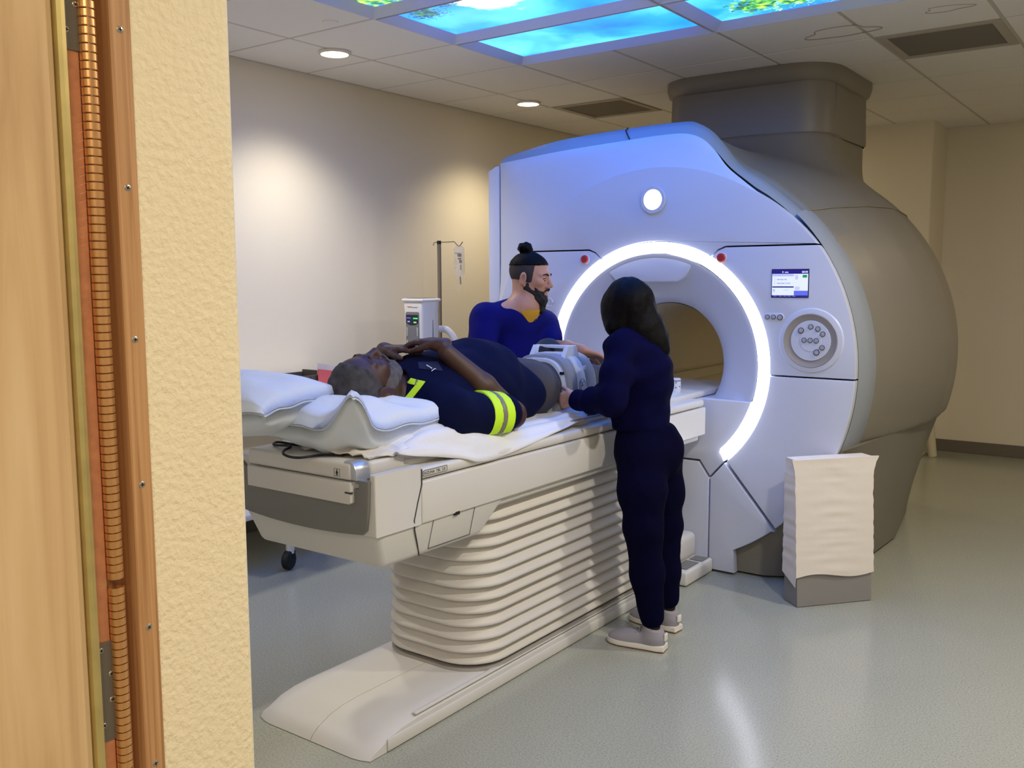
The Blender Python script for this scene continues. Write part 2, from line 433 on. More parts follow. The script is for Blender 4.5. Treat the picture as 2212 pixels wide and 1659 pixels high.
# backlit sky panels in the ceiling
def b_sky(nt, b):
    geo = nt.nodes.new('ShaderNodeNewGeometry')
    def noise(sc, det=6, dist=.4):
        n = nt.nodes.new('ShaderNodeTexNoise'); n.inputs['Scale'].default_value = sc; n.inputs['Detail'].default_value = det; n.inputs['Distortion'].default_value = dist
        nt.links.new(geo.outputs['Position'], n.inputs['Vector']); return n
    n = noise(1.7)
    r = ramp(nt, [(.33, (2, 78, 255)), (.50, (16, 112, 255)), (.68, (70, 158, 255))])
    nt.links.new(n.outputs['Fac'], r.inputs[0])
    def dist_to(p):
        v = nt.nodes.new('ShaderNodeVectorMath'); v.operation = 'DISTANCE'; nt.links.new(geo.outputs['Position'], v.inputs[0]); v.inputs[1].default_value = p; return v
    def rng_(src, a, c, lo=0, hi=1):
        m = nt.nodes.new('ShaderNodeMapRange'); m.inputs[1].default_value = a; m.inputs[2].default_value = c; m.inputs[3].default_value = lo; m.inputs[4].default_value = hi
        nt.links.new(src, m.inputs[0]); return m
    def mathn(op, a, bb):
        m = nt.nodes.new('ShaderNodeMath'); m.operation = op
        for i, q in enumerate((a, bb)):
            if isinstance(q, (int, float)): m.inputs[i].default_value = q
            else: nt.links.new(q, m.inputs[i])
        return m
    def mix(fac, a, bcol):
        m = nt.nodes.new('ShaderNodeMix'); m.data_type = 'RGBA'; nt.links.new(fac, m.inputs['Factor']); nt.links.new(a, m.inputs['A'])
        if isinstance(bcol, tuple): m.inputs['B'].default_value = (*lin(bcol), 1)
        else: nt.links.new(bcol, m.inputs['B'])
        return m
    # the printed white cloud
    d = dist_to((-2.72, 3.52, CEIL)); nn = noise(6, 5)
    s = mathn('ADD', d.outputs['Value'], mathn('MULTIPLY', nn.outputs['Fac'], .28).outputs[0])
    cl = rng_(s.outputs[0], .34, .24)
    c1 = mix(cl.outputs[0], r.outputs[0], (255, 255, 255))
    # printed leaves reaching in from the rim of the picture
    last = c1
    for p, rad, sc, dk in (((-3.10, 3.535, CEIL), .13, 60, 1), ((-2.90, 3.44, CEIL), .10, 60, 1), ((-3.16, 3.22, CEIL), .22, 45, 0), ((-1.75, 4.36, CEIL), .17, 45, 0), ((-1.58, 4.36, CEIL), .19, 45, 0), ((-1.35, 4.38, CEIL), .22, 45, 0), ((-1.05, 4.36, CEIL), .26, 45, 0), ((-.95, 3.3, CEIL), .3, 45, 0), ((-2.2, 2.3, CEIL), .4, 45, 0)):
        dd = dist_to(p); nz = noise(sc, 3, 1.2); big = noise(9, 2)
        th = mathn('ADD', mathn('DIVIDE', dd.outputs['Value'], rad*2.2).outputs[0], mathn('MULTIPLY', big.outputs['Fac'], .35).outputs[0])
        k = rng_(mathn('SUBTRACT', nz.outputs['Fac'], th.outputs[0]).outputs[0], -.02, .02)
        lc = ramp(nt, [(.35, (10, 34, 40)), (.5, (20, 66, 60)), (.65, (60, 100, 40))] if dk else [(.35, (16, 50, 30)), (.5, (50, 120, 20)), (.65, (150, 190, 30))]); nt.links.new(noise(25, 2).outputs['Fac'], lc.inputs[0])
        last = mix(k.outputs[0], last.outputs['Result'], lc.outputs[0])
    nt.links.new(last.outputs['Result'], b.inputs['Emission Color']); b.inputs['Emission Strength'].default_value = E_SKY
    b.inputs['Base Color'].default_value = (.1, .3, .6, 1)
m_sky = node_mat('backlit_sky_print', b_sky, rough=.3)
LBL = {(0, 1): 'long backlit ceiling panel of plain blue sky nearest the scanner', (0, 0): 'backlit ceiling panel of blue sky with a bright white cloud and dark leaves',
       (0, -1): 'backlit ceiling panel with bright green leaves at its corner', (2, 1): 'backlit ceiling panel of blue sky with green leaves along its edge, toward the right'}
for r in range(-2, 2):
    for c in (0, 2):
        x0, x1, y0, y1 = gx(c), gx(c+2), gy(r), gy(r+1)
        t = empty('ceiling_light_panel', ((x0+x1)/2, (y0+y1)/2, CEIL), LBL.get((c, r), 'backlit blue sky ceiling panel above the upper edge of the picture'), 'light panel', 'backlit sky panels in the ceiling')
        q = .009; f = .062; h = .034
        # shallow frame standing off the grid, sky print recessed inside it
        fr = MB()
        o4 = [(x0+q, y0+q), (x1-q, y0+q), (x1-q, y1-q), (x0+q, y1-q)]; i4 = [(x0+f, y0+f), (x1-f, y0+f), (x1-f, y1-f), (x0+f, y1-f)]
        V = [(*p, CEIL-.006) for p in o4]+[(*p, CEIL+.03) for p in i4]+[(*p, CEIL+.02) for p in o4]
        Fq = []
        for i in range(4):
            j = (i+1) % 4; Fq += [(i, 4+i, 4+j, j), (i, j, 8+j, 8+i), (8+i, 8+j, 4+j, 4+i)]
        fr.add(V, Fq).obj('frame', m_white_frame, t, smooth=False)
        MB().box((x0+f-.004, y0+f-.004, CEIL+.030), (x1-f+.004, y1-f+.004, CEIL+.034)).obj('sky_print', m_sky, t, smooth=False)
        MB().box((x0+.02, y0+.02, CEIL+.06), (x1-.02, y1-.02, CEIL+.075)).obj('housing', m_white_frame, t, smooth=False)

# return-air grilles
m_grille = mat('perforated_grille', (122, 114, 104), .7, bump=(500, .5, .002))
m_vframe = mat('grille_frame', (178, 170, 156), .6)
for (c, r), lab in (((-1, 4), 'square perforated grey air grille in the ceiling behind the scanner top'), ((3, 3), 'square perforated grey air grille in the ceiling right of the chimney')):
    x0, x1, y0, y1 = gx(c)+.009, gx(c+1)-.009, gy(r)+.009, gy(r+1)-.009
    t = empty('air_grille', ((x0+x1)/2, (y0+y1)/2, CEIL), lab, 'air vent', 'ceiling air grilles')
    fr = MB(); w_ = .045
    for lo, hi in (((x0, y0), (x1, y0+w_)), ((x0, y1-w_), (x1, y1)), ((x0, y0+w_), (x0+w_, y1-w_)), ((x1-w_, y0+w_), (x1, y1-w_))):
        fr.box((*lo, CEIL-.004), (*hi, CEIL+.016), .002, 1)
    fr.obj('frame', m_vframe, t, smooth=False)
    MB().box((x0+w_, y0+w_, CEIL+.003), (x1-w_, y1-w_, CEIL+.010)).obj('perforated_sheet', m_grille, t, smooth=False)

# surface downlights
m_lamp = mat('downlight_diffuser', (255, 244, 220), .4, emit=((255, 240, 214), 7.0))
m_trim = mat('downlight_trim', (225, 218, 204), .4)
def downlight(x, y, lab, power=1.0, col=(1, .90, .74), beam=None):
    t = empty('downlight', (x, y, CEIL), lab, 'ceiling lamp', 'round ceiling downlights')
    MB().lathe([(.05, 0), (.088, 0), (.09, -.006), (.084, -.014), (.076, -.016), (.076, -.008), (.05, -.008)], 40, Matrix.Translation((x, y, CEIL)), cap=False).obj('trim_ring', m_trim, t)
    MB().lathe([(.0755, -.009), (.07, -.014), (.05, -.0175), (.001, -.019)], 40, Matrix.Translation((x, y, CEIL)), cap=True).obj('diffuser', m_lamp, t)
    if beam:        # reflector lamp with a soft beam
        d = bpy.data.lights.new('downlight_lamp', 'SPOT'); d.energy = E_DOWN*power*4; d.color = col; d.spot_size = math.radians(beam); d.spot_blend = 1; d.shadow_soft_size = .07
        l = bpy.data.objects.new('downlight_lamp', d); COL.objects.link(l); l.location = (0, 0, -.1); l.parent = t
    else:
        l = area_lamp('downlight_lamp', (0, 0, -.026), .14, E_DOWN*power, col); l.parent = t
downlight(-3.92, 3.713, 'lit round downlight in the left part of the ceiling, nearest the doorway', 1.3, (1, .93, .82), 128)
downlight(-3.914, 5.559, 'lit round downlight above the bearded man, beside the grille', 1.25, (1, .84, .56), 128)
downlight(-3.92, 1.87, 'round downlight of the left row behind the doorway wall', 1.0, (1, .95, .86), 128)
for y, pw, lb, cl in ((2.2, 3.0, 'nearest the doorway', (1, .94, .84)), (3.9, 2.5, 'in the middle', (1, .91, .76)), (6.4, .55, 'farthest back', (1, .74, .40))): downlight(.05, y, 'round downlight of the right row beyond the picture, '+lb, pw, cl)
downlight(-3.3, 7.4, 'round downlight behind the scanner', .6, (1, .80, .5))

# sprinkler cover plate
MB().lathe([(.001, -.006), (.036, -.006), (.040, -.002), (.040, 0)], 32, Matrix.Translation((-3.493, 3.284, CEIL))).obj('sprinkler_cover', m_tile)
tag(bpy.data.objects['sprinkler_cover'], 'small flat round cover plate on the ceiling beside the leafy light panel', 'sprinkler')
# hairline water stain on one tile
m_stain = mat('water_stain', (168, 158, 140), .95)
for k, (cx, cy, rx, ry) in enumerate(((-1.55, 4.98, .17, .10), (-1.02, 4.86, .10, .05))):
    P = []
    for i in range(40):
        a = 2*math.pi*i/40; q = 1+.16*math.sin(3*a+k)+.08*math.sin(5*a)
        P.append((cx+rx*q*math.cos(a), cy+ry*q*math.sin(a), CEIL-.0006))
    s = MB().tube(P, .0035 if k == 0 else .002, 4, closed=True).obj('water_stain', m_stain, ceil)

# ================================================================== the open shielded door and its jamb
XJ = -1.05; ZT = 2.12
door = empty('door_1', (XJ-.03, .1, 0), kind='structure')
MB().box((XJ-.055, -.37, .01), (XJ-.004, .571, ZT), .002, 1).obj('door_leaf', m_door, door, smooth=False)
MB().prism([(XJ-.012, .5715), (XJ+.002, .5725), (XJ+.004, .577), (XJ+.001, .583), (XJ-.012, .585)], .01, ZT, 'Z').obj('brass_edge', m_brass, door)
jamb = empty('trim_1', (XJ-.02, .62, 0), kind='structure')
MB().box((XJ-.07, .585, 0), (XJ-.014, .648, ZT)).obj('jamb_channel', m_oakdark, jamb, smooth=False)
MB().box((XJ-.0135, .587, .0), (XJ-.0105, .6035, ZT), .0005, 1).obj('copper_strip', m_copper, jamb, smooth=False)
# oak stop with a dark return face
MB().box((XJ-.03, .6355, 0), (XJ+.004, .6625, ZT), .0015, 1).obj('oak_stop', m_oak, jamb, smooth=False)
MB().box((XJ-.012, .6625, 0), (XJ+.0005, .6685, ZT), .001, 1).obj('caulk_bead', m_wallpeel, jamb, smooth=False)
# finger-stock gasket: one curled finger per step
gask = empty('finger_gasket', (XJ-.004, .611, 0)); gask.parent = jamb; gask.location = Vector((XJ-.004, .611, 0))-ORI[jamb]
ph = .0098; rad = .0092; proto = None
n_f = int(ZT/ph)
fm = MB(); rings = []
for zz in (0, .0008, ph*.86, ph*.86+.0004):
    rr = rad-(.0006 if zz in (0, ph*.86+.0004) else 0)
    rings.append([(rr*math.cos(math.radians(a)), rr*math.sin(math.radians(a))*1.05, zz) for a in range(-150, 151, 20)])
fm.loft(rings, closed=False)
fm.box((-.0125, -.0145, .001), (-.0115, -.008, ph*.8))
for k in range(n_f):
    z = k*ph
    if abs(z-1.108) < .008 or z < .55 or z > 1.95: continue
    loc = (XJ-.004, .6115, z)
    if proto is None:
        proto = mesh_obj('gasket_finger', [(p[0]+loc[0], p[1]+loc[1], p[2]+loc[2]) for p in fm.v], fm.f, m_finger, jamb, True, 35, origin=loc)
    else: share(proto, 'gasket_finger', loc, jamb)
bpy.data.objects.remove(gask)
# screws in the stop, plates with screws
def screw(x, y, z, r=.0042, par=jamb):
    M_ = frame((x, y, z), (1, 0, 0)); s = MB()
    s.lathe([(r, -.001), (r, .0002), (r*.8, .0008), (.0003, .0010)], 16, M_); o = s.obj('screw', m_screw, par)
    c = MB(); a = random.uniform(0, 1.5)
    for q in (0, math.pi/2):
        c.box((-r*.55, -r*.13, .0007), (r*.55, r*.13, .0013), M=M_ @ Matrix.Rotation(a+q, 4, 'Z'))
    c.obj('cross_slot', m_dark, o, smooth=False)
for z in (.497, .68, .863, 1.045, 1.229, 1.41, 1.593, 1.777, 1.96): screw(XJ+.004, .648, z)
for z0, z1 in ((1.745, 1.90), (.912, 1.039)):
    MB().box((XJ-.0102, .5865, z0), (XJ-.0082, .604, z1), .0005, 1).obj('hinge_plate', m_plate, jamb, smooth=False)
    for dz, yy in ((.022, .589), (.052, .601), (.085, .6015), (.118, .590)):
        if z0+dz < z1: screw(XJ-.0082, yy, z0+dz, .0036)
# ================================================================== MRI scanner
m_gw = mat('scanner_white_plastic', (202, 207, 224), .38, vary=(3, .02))
m_gg = mat('scanner_grey_shell', (130, 124, 113), .42)
m_gband = mat('scanner_rim_grey', (150, 158, 170), .5)
m_gskirt = mat('scanner_skirt_grey', (124, 119, 108), .45)
m_bore = mat('bore_liner_cream', (204, 194, 168), .4)
m_ring = mat('ring_light', (255, 255, 255), .4, emit=((236, 240, 255), E_RING*2.2))
m_lens = mat('lens_light', (255, 255, 255), .4, emit=((235, 240, 255), 3.))
m_red = mat('stop_button_red', (196, 40, 44), .4)
m_btn = mat('button_grey', (206, 208, 216), .4)
m_btnring = mat('button_ring_dark', (58, 62, 84), .4)
m_dish = mat('dial_dish_grey', (150, 144, 138), .4)
m_glow = {}
def emit_flat(name, rgb, s): return mat(name, rgb, .3, emit=(rgb, s))
FY, CX, CZ, RR = 4.33, -2.26, 1.05, 1.03
mri = empty('mri_scanner', (CX, 5.4, 0), 'large white and grey scanner with a glowing ring around its round bore', 'mri scanner')
def cpt(a, r=RR): return (CX+r*math.cos(math.radians(a)), CZ+r*math.sin(math.radians(a)))
def ang(x, z): return math.degrees(math.atan2(z-CZ, x-CX))
RO, RI, AEND = .626, .568, -48.0
GAP = .004
# --- front panels (each a moulding of its own, joints between them)
def panel(name, pts, m=m_gw, y0=FY, th=.05, bev=.006, par=mri):
    return MB().prism(pts, y0, y0+th, 'Y', bev, 3).obj(name, m, par, sharp=40)
def inset(z): return z
aS = ang(-1.432, 1.64)        # outer circle at the upper seam
ZU, ZL = 1.642, 1.022
def circ_at_z(z, r=RR): return math.degrees(math.asin((z-CZ)/r))
ra_u = ang(-1.955, 1.585); la_u = 180-ra_u
# upper round panel: part of the disc R=1.0 above the seams
RD = 1.0
a_r = circ_at_z(ZU+GAP, RR-.002); a_l = 180-circ_at_z(ZU+GAP, RD)
upper = [(-1.955, 1.590), (-1.912, 1.630), (-1.872, ZU+GAP)]
upper += [(cpt(a_r)[0]-.004, ZU+GAP)]
for k in range(41):
    a = a_r+(a_l-a_r)*k/40; r = RR-.004+(RD-RR+.004)*min(1, max(0, (a-a_r)/25)); upper.append(cpt(a, r))
upper += [(-2.648, ZU+GAP), (-2.608, 1.630), (-2.565, 1.590)]
upper += [cpt(a, RO+.004) for a in np.linspace(180-ra_u-1, ra_u+1, 40)]
panel('upper_front_panel', upper)
# right control panel
ctl = [(-1.955+.004, 1.582), (-1.908, 1.622), (-1.868, ZU-GAP), (cpt(circ_at_z(ZU-GAP, RR))[0]-.004, ZU-GAP)]
ctl += [cpt(a, RR) for a in np.linspace(circ_at_z(ZU-GAP)-1, circ_at_z(ZL+GAP), 18)]
ctl += [(cpt(circ_at_z(ZL+GAP, RO+.004), RO+.004)[0], ZL+GAP)]
ctl += [cpt(a, RO+.004) for a in np.linspace(circ_at_z(ZL+GAP, RO)+1, ra_u-1, 24)]
panel('control_panel', ctl)
ctl_l = [(2*CX-x, z) for x, z in ctl]; panel('side_panel', ctl_l)
# right lower panel
dg0, dg1 = cpt(AEND-1, RO+.004), (-1.585, .262)
a1 = ang(*dg1)
low = [(cpt(circ_at_z(ZL-GAP, RO+.004), RO+.004)[0], ZL-GAP), (cpt(circ_at_z(ZL-GAP))[0], ZL-GAP)]
low += [cpt(a, RR) for a in np.linspace(circ_at_z(ZL-GAP)-1, a1+.5, 30)]
low += [(dg0[0]+.006, dg0[1]+.004)] + [cpt(a, RO+.004) for a in np.linspace(AEND, circ_at_z(ZL-GAP, RO)-1, 30)]
panel('lower_side_panel', low); panel('lower_side_panel', [(2*CX-x, z) for x, z in low])
# foot panels
foot = [(dg0[0]-.006, dg0[1]-.006), (dg1[0]-.004, dg1[1]-.006)] + [cpt(a, RR) for a in np.linspace(a1-1, ang(-1.79, .115), 10)]
foot += [(-1.79, .012), (-1.927, .012), (-1.927, .485)]
panel('foot_panel', foot, bev=.005); panel('foot_panel', [(2*CX-x, z) for x, z in foot], bev=.005)
# centre panels below the bore
cen = [(-1.935, .012), (-1.935, .483), (-1.992, .562)]; cen = cen+[(2*CX-x, z) for x, z in cen[::-1]]
panel('dock_panel', cen, bev=.004)
inn = [(-1.929, .494), (dg0[0]-.012, dg0[1]+.002)] + [cpt(a, RI-.004) for a in np.linspace(AEND+1, circ_at_z(.884, RI), 16)]
inn = inn+[(2*CX-x, z) for x, z in inn[::-1]]+[(2*CX+1.985, .572), (-1.985, .572)]
panel('bore_front_panel', inn, bev=.004)
# --- glowing ring
rg = MB(); A = np.linspace(AEND, 180-AEND, 120)
prof = [(RI, FY+.03), (RI+.004, FY-.006), (RI+.02, FY-.012), (RO-.02, FY-.012), (RO-.004, FY-.006), (RO, FY+.03)]
rg.loft([[(CX+r*math.cos(math.radians(a)), y, CZ+r*math.sin(math.radians(a))) for r, y in prof] for a in A])
rg.obj('ring_light', m_ring, mri)['label'] = 'glowing white ring light'
# --- flared bore mouth
fl = MB(); prof = [(RI-.002, FY+.004), (RI-.02, FY+.010), (.50, FY+.035), (.44, FY+.062), (.385, FY+.095), (.345, FY+.13), (.322, FY+.165), (.311, FY+.21), (.31, FY+.26)]
fl.loft([[(CX+r*math.cos(a), y, max(CZ+r*math.sin(a), .884)) for a in np.linspace(0, 2*math.pi, 97)[:-1]] for r, y in prof], cap=False)
fl.obj('bore_flare', m_gw, mri, sharp=50)
bo = MB(); bo.loft([[(CX+.31*math.cos(a), y, CZ+.31*math.sin(a)) for a in np.linspace(0, 2*math.pi, 73)[:-1]] for y in (FY+.20, FY+1.0, 6.55)], cap=False)
bo.obj('bore_liner', m_bore, mri)
br = MB()
for zz in (.86, .93): br.box((CX-.31, FY+.27, zz-.012), (CX-.255 if zz < .9 else CX-.275, 6.5, zz+.012), .004)
br.box((CX-.27, FY+.25, .80), (CX+.27, 6.5, .868), .01); br.obj('bore_rail', m_bore, mri, sharp=30)
bl = MB().box((CX-.03, 5.0, CZ+.296), (CX+.03, 6.3, CZ+.302), .002).obj('bore_fill', mat('bore_fill_strip', (255, 240, 210), .4, emit=((255, 224, 160), .4)), mri)  # unseen glowing strip, added to brighten the bore interior
l = area_lamp('bore_fill_light', (0, 0, 0), .05, .22, (1, .90, .70), shape='RECTANGLE', size_y=1.2); l.location = Vector((CX, 5.65, CZ+.29))-ORI[mri]; l.parent = mri  # added fill light that lifts the bore liner
# trapezoid moulding that hangs into the top of the bore mouth
nt_ = [(-2.485, 1.471), (-2.135, 1.470), (-2.095, 1.496), (-2.05, 1.56)] + [cpt(a, RI-.003) for a in np.linspace(ang(-2.05, 1.575), ang(-2.545, 1.545), 16)] + [(-2.53, 1.515)]
MB().prism(nt_, FY+.012, FY+.12, 'Y', .008, 3).obj('bore_top_moulding', m_gw, mri, sharp=40)
# --- top cover: slopes back from the round face to the crown
inner = [(cpt(a_r)[0]-.002, ZU+.03), (-1.45, 1.66), (-1.613, 1.815), (-1.785, 1.949), (-1.884, 2.028), (-1.965, 2.116), (-2.037, 2.182), (-2.13, 2.216), (-2.267, 2.221), (-2.442, 2.214), (-2.878, 2.192), (-3.30, 2.156)]
outer = [(-1.43, 1.66), (-1.451, 1.707), (-1.554, 1.805), (-1.737, 1.956), (-1.876, 2.048), (-1.958, 2.147), (-2.031, 2.228), (-2.115, 2.279), (-2.2, 2.295), (-2.509, 2.292), (-2.957, 2.269), (-3.31, 2.215)]
sp = lambda P, n=5: [(v.x, v.z) for v in spline([(p[0], 0, p[1]) for p in P], n)]
I2 = sp(inner[1:]); I2 = I2+[(-3.30, z) for z in np.linspace(2.12, .06, 30)]
rows = []
for t, yo in ((0, .002), (.06, .006), (.35, .022), (.75, .048), (.94, .062), (1, .075)):
    row = []
    for (x, z) in I2:
        a = ang(x, z); r1 = math.hypot(x-CX, z-CZ); r0 = RD-.004
        if a > 90 or x < CX: r0 = min(r0, r1-.002)
        r0 = min(r0, r1-.001); r = r0+(r1-r0)*t
        k = min(1, max(.0, (r1-r0)/.12))
        row.append((CX+r*math.cos(math.radians(a)), FY+yo*k+.002, CZ+r*math.sin(math.radians(a))))
    rows.append(row)
MB().loft(rows, closed=False).obj('top_cover', m_gw, mri, sharp=60)
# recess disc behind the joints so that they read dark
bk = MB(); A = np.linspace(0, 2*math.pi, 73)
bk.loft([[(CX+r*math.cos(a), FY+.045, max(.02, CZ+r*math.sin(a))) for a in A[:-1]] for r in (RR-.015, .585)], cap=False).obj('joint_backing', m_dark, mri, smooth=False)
# left edge strip
MB().prism([(-3.305, .05), (-3.305, 2.14), (-3.33, 2.14), (-3.385, 2.115), (-3.385, .05)], FY+.07, FY+.5, 'Y', .006).obj('edge_strip', m_gw, mri, sharp=40)
# --- rim band between white face and grey shell
def band(I, O, yi, yo, name, m):
    b = MB(); n = len(I)
    b.loft([[(x, yi, z) for x, z in I], [(x*.5+u*.5, yi*.55+yo*.45-.008, z*.5+q*.5+.004) for (x, z), (u, q) in zip(I, O)], [(u, yo, q) for u, q in O], [(CX+(u-CX)*.985, yo+.03, CZ+(q-CZ)*.985) for u, q in O]], closed=False)
    return b.obj(name, m, mri, sharp=60)
I3 = sp(inner); O3 = sp(outer)
cut = 22
band(I3[5:], O3[5:], FY+.076, 4.52, 'crown_rim', m_gband)
I4 = [cpt(a, RR+.002) for a in np.linspace(45.5, -43, 40)]; O4 = [cpt(a, RR+.020) for a in np.linspace(47.5, -42, 40)]
band(I4, O4, FY+.045, 4.60, 'side_rim', m_gband)
# dark joint across the crown rim
MB().tube([(-2.452, FY+.075, 2.218), (-2.50, 4.45, 2.27), (-2.52, 4.51, 2.293)], .0035, 6).obj('rim_joint', m_dark, mri)
# --- grey magnet shell with the chimney, one flowing form
YS = [4.40, 4.6, 4.8, 5.2, 5.6, 5.9, 6.2, 6.45, 6.6, 6.68]; RS = [1.02, 1.050, 1.09, 1.15, 1.185, 1.165, 1.09, .97, .8, .55]
sh = SDF((-3.55, 4.40, .45), (-.95, 6.75, 2.80), .02)
sh.fn(lambda X, Y, Z: (np.sqrt((X-CX)**2+(Z-CZ)**2)-np.interp(Y, YS, RS).astype(np.float32))*.93)
# boxy crown on the left, sloping to the rear
def crown(X, Y, Z):
    top = np.interp(X, [-3.4, -2.95, -2.5, -2.2, -2.03, -1.88, -1.74, -1.45], [2.18, 2.245, 2.27, 2.27, 2.205, 2.03, 1.94, 1.66]).astype(np.float32)-.10*np.maximum(Y-4.6, 0)
    q = np.maximum(np.maximum(Z-top, -3.30-X), X+1.46)
    return np.maximum(np.maximum(q, Y-5.9), 4.44-Y)+0*Z
sh.fn(crown, .10)
sh.rbox((-2.33, 6.05, 2.45), (.515, .50, .9), .20, k=.25)
sh.fn(lambda X, Y, Z: np.sqrt((X-CX)**2+(Z-CZ)**2)-np.where(Y < 4.72, .59, .34), 0, 's')
sh.fn(lambda X, Y, Z: (.655+.0*Y+.03*np.maximum(Y-4.6, 0))-Z+0*X, 0, 's') if False else None
sh.half((0, 4.40, .668), (0, .02, -1)); sh.half((0, 4.56, 0), (0, -1, 0)); sh.half((0, 0, 2.36), (0, 0, 1))
sh.half((0, 6.62, 0), (0, 1, 0), .1)
shell = sh.obj('magnet_shell', m_gg, mri, sharp=40, relax=4)
# ceiling collar of the chimney
col = MB(); rings = []
for z, o in ((CEIL-.10, .012), (CEIL-.085, .035), (CEIL-.04, .05), (CEIL-.002, .05)):
    rings.append([(x, y, z) for x, y in rrect(-2.33-.515-o, -2.33+.515+o, 5.55-o, 6.55+o, .22+o, 8)])
col.loft(rings).obj('chimney_collar', m_gg, mri, sharp=50)
# thin joints on the shell
MB().tube([(-1.806, 5.76, z) for z in (2.33, 2.42, 2.66)], .004, 6).obj('chimney_joint', m_gskirt, mri)
cj = MB(); cj.loft([[(x, y, z) for x, y in rrect(-2.33-.515-o, -2.33+.515+o, 5.55-o, 6.55+o, .19+o, 10)] for z, o in ((2.338, .004), (2.348, .014), (2.365, .015), (2.5, .010), (CEIL-.06, .006))], cap=False); cj.obj('chimney_sleeve', m_gg, mri, sharp=40)
sj = []
for y in np.linspace(4.53, 6.5, 24):
    r = np.interp(y, YS, RS)+.003; a = math.radians(47-2.5*(y-4.53)); sj.append((CX+r*math.cos(a), y, CZ+r*math.sin(a)))
MB().tube(sj, .004, 6).obj('shell_joint', m_gskirt, mri)
# --- lower skirt: narrower at the floor than at the shell
sk = MB(); rows = []
yy = np.linspace(4.385, 6.62, 46)
wf_ = np.interp(yy, [4.385, 4.43, 4.6, 5.04, 5.5, 6.15, 6.45, 6.62], [.60, .69, .82, .94, .955, .86, .68, .40])
ws_ = np.interp(yy, [4.385, 4.5, 4.8, 5.2, 5.6, 5.9, 6.2, 6.45, 6.62], [.98, 1.0, 1.035, 1.075, 1.10, 1.085, 1.01, .88, .6])
for t in np.linspace(0, 1, 11):
    e = t**1.25; row = []
    for s_, order in ((1, range(46)), (-1, range(45, -1, -1))):
        for i in order:
            zt = .672+.02*(yy[i]-4.4)+.012; row.append((CX+s_*(wf_[i]+(ws_[i]-wf_[i])*e), yy[i]+(-.0)*t, .012+(zt-.012)*t))
    rows.append(row)
sk.loft(rows); sk.obj('skirt', m_gskirt, mri, sharp=50)
# rear stand pipe
MB().tube([(-1.70, 8.30, .0), (-1.735, 8.30, .30), (-1.76, 8.30, .50)], .035, 14).obj('stand_pipe', mat('pipe_cream', (214, 204, 176), .5))
tag(bpy.data.objects['stand_pipe'], 'slim cream post standing on the floor behind the scanner', 'pipe')
# --- round indicator lens on the upper panel
lens = MB().lathe([(.058, -.004), (.066, -.004), (.070, .004), (.068, .012), (.052, .012), (.050, .004)], 40, frame((-2.264, FY-.004, 1.888), (0, -1, 0)), cap=False).obj('lens_bezel', m_gw, mri)
MB().lathe([(.054, 0), (.054, .007), (.03, .012), (.001, .013)], 40, frame((-2.268, FY-.004, 1.893), (0, -1, .05))).obj('lens_light', m_lens, lens)
# --- emergency stop buttons
for x, z in ((-2.673, 1.594), (-1.889, 1.588)):
    b = MB().lathe([(.027, 0), (.027, .004), (.0225, .006), (.0225, .003)], 28, frame((x, FY, z), (0, -1, 0))).obj('stop_button', m_gw, mri)
    MB().lathe([(.022, .002), (.022, .012), (.019, .016), (.001, .0165)], 28, frame((x, FY, z), (0, -1, 0))).obj('red_cap', m_red, b)
    q = MB(); q.lathe([(.009, .0165), (.0095, .0172), (.0105, .0172), (.011, .0165)], 20, frame((x, FY, z), (0, -1, 0)), cap=False).box((x-.001, FY-.0172, z-.004), (x+.001, FY-.016, z+.006)); q.obj('stop_mark', m_btnring, b)
# --- touch screen
sx0, sx1, sz0, sz1 = -1.630, -1.458, 1.399, 1.526
scr = MB().box((sx0-.004, FY-.003, sz0-.004), (sx1+.004, FY+.01, sz1+.004), .002).obj('touch_screen', mat('screen_bezel', (40, 36, 70), .3), mri)
def srect(u0, v0, u1, v1, rgb, lvl=.5, d=0, name='screen_field'):
    MB().box((sx0+(sx1-sx0)*u0, FY-.0036-d*.0004, sz1-(sz1-sz0)*v1), (sx0+(sx1-sx0)*u1, FY-.0031, sz1-(sz1-sz0)*v0)).obj(name, m_glow.setdefault(rgb, emit_flat('screen_glow', rgb, lvl)), scr, smooth=False)
srect(0, 0, 1, 1, (216, 224, 250)); srect(0, 0, 1, .15, (30, 20, 110), d=1); srect(.0, .94, 1, 1, (40, 36, 130), d=1)
srect(.01, .16, .61, .24, (170, 178, 236), d=1); srect(.01, .61, .61, .655, (20, 14, 80), d=1); srect(.62, .77, 1, .94, (92, 104, 208), d=1)
srect(.85, .19, .97, .29, (20, 140, 70), d=1); srect(.645, .19, .73, .36, (190, 190, 228), d=1); srect(.645, .62, .775, .74, (190, 190, 228), d=1)
m_sd = mat('screen_print_dark', (70, 76, 96), .5); m_sw = emit_flat('screen_print_white', (235, 238, 255), .7)
def stext(s, u, v, size, m, al='LEFT'):
    M_ = frame((sx0+(sx1-sx0)*u, FY-.0042, sz1-(sz1-sz0)*v), (0, -1, 0), (1, 0, 0)); text_mesh('screen_text', s, size, M_, m, scr, .0002, al)
stext('0  mm', .37, .115, .0115, m_sw, 'CENTER'); stext('00:00', .99, .115, .0125, m_sw, 'RIGHT')
stext('Discharge Visit', .14, .37, .0078, m_sd); stext('Select Exam or Start', .14, .51, .0078, m_sd)
for v in (.30, .37, .44, .51): srect(.07, v-.012, .09, v+.012, (160, 166, 200), d=2)
srect(.03, .735, .09, .752, (30, 30, 60), d=2); srect(.03, .795, .09, .806, (120, 124, 150), d=2); srect(.33, .735, .48, .748, (170, 176, 206), d=2)
for u in (.05, .2, .33, .45, .58): srect(u, .955, u+.09, .98, (120, 120, 210), d=2)
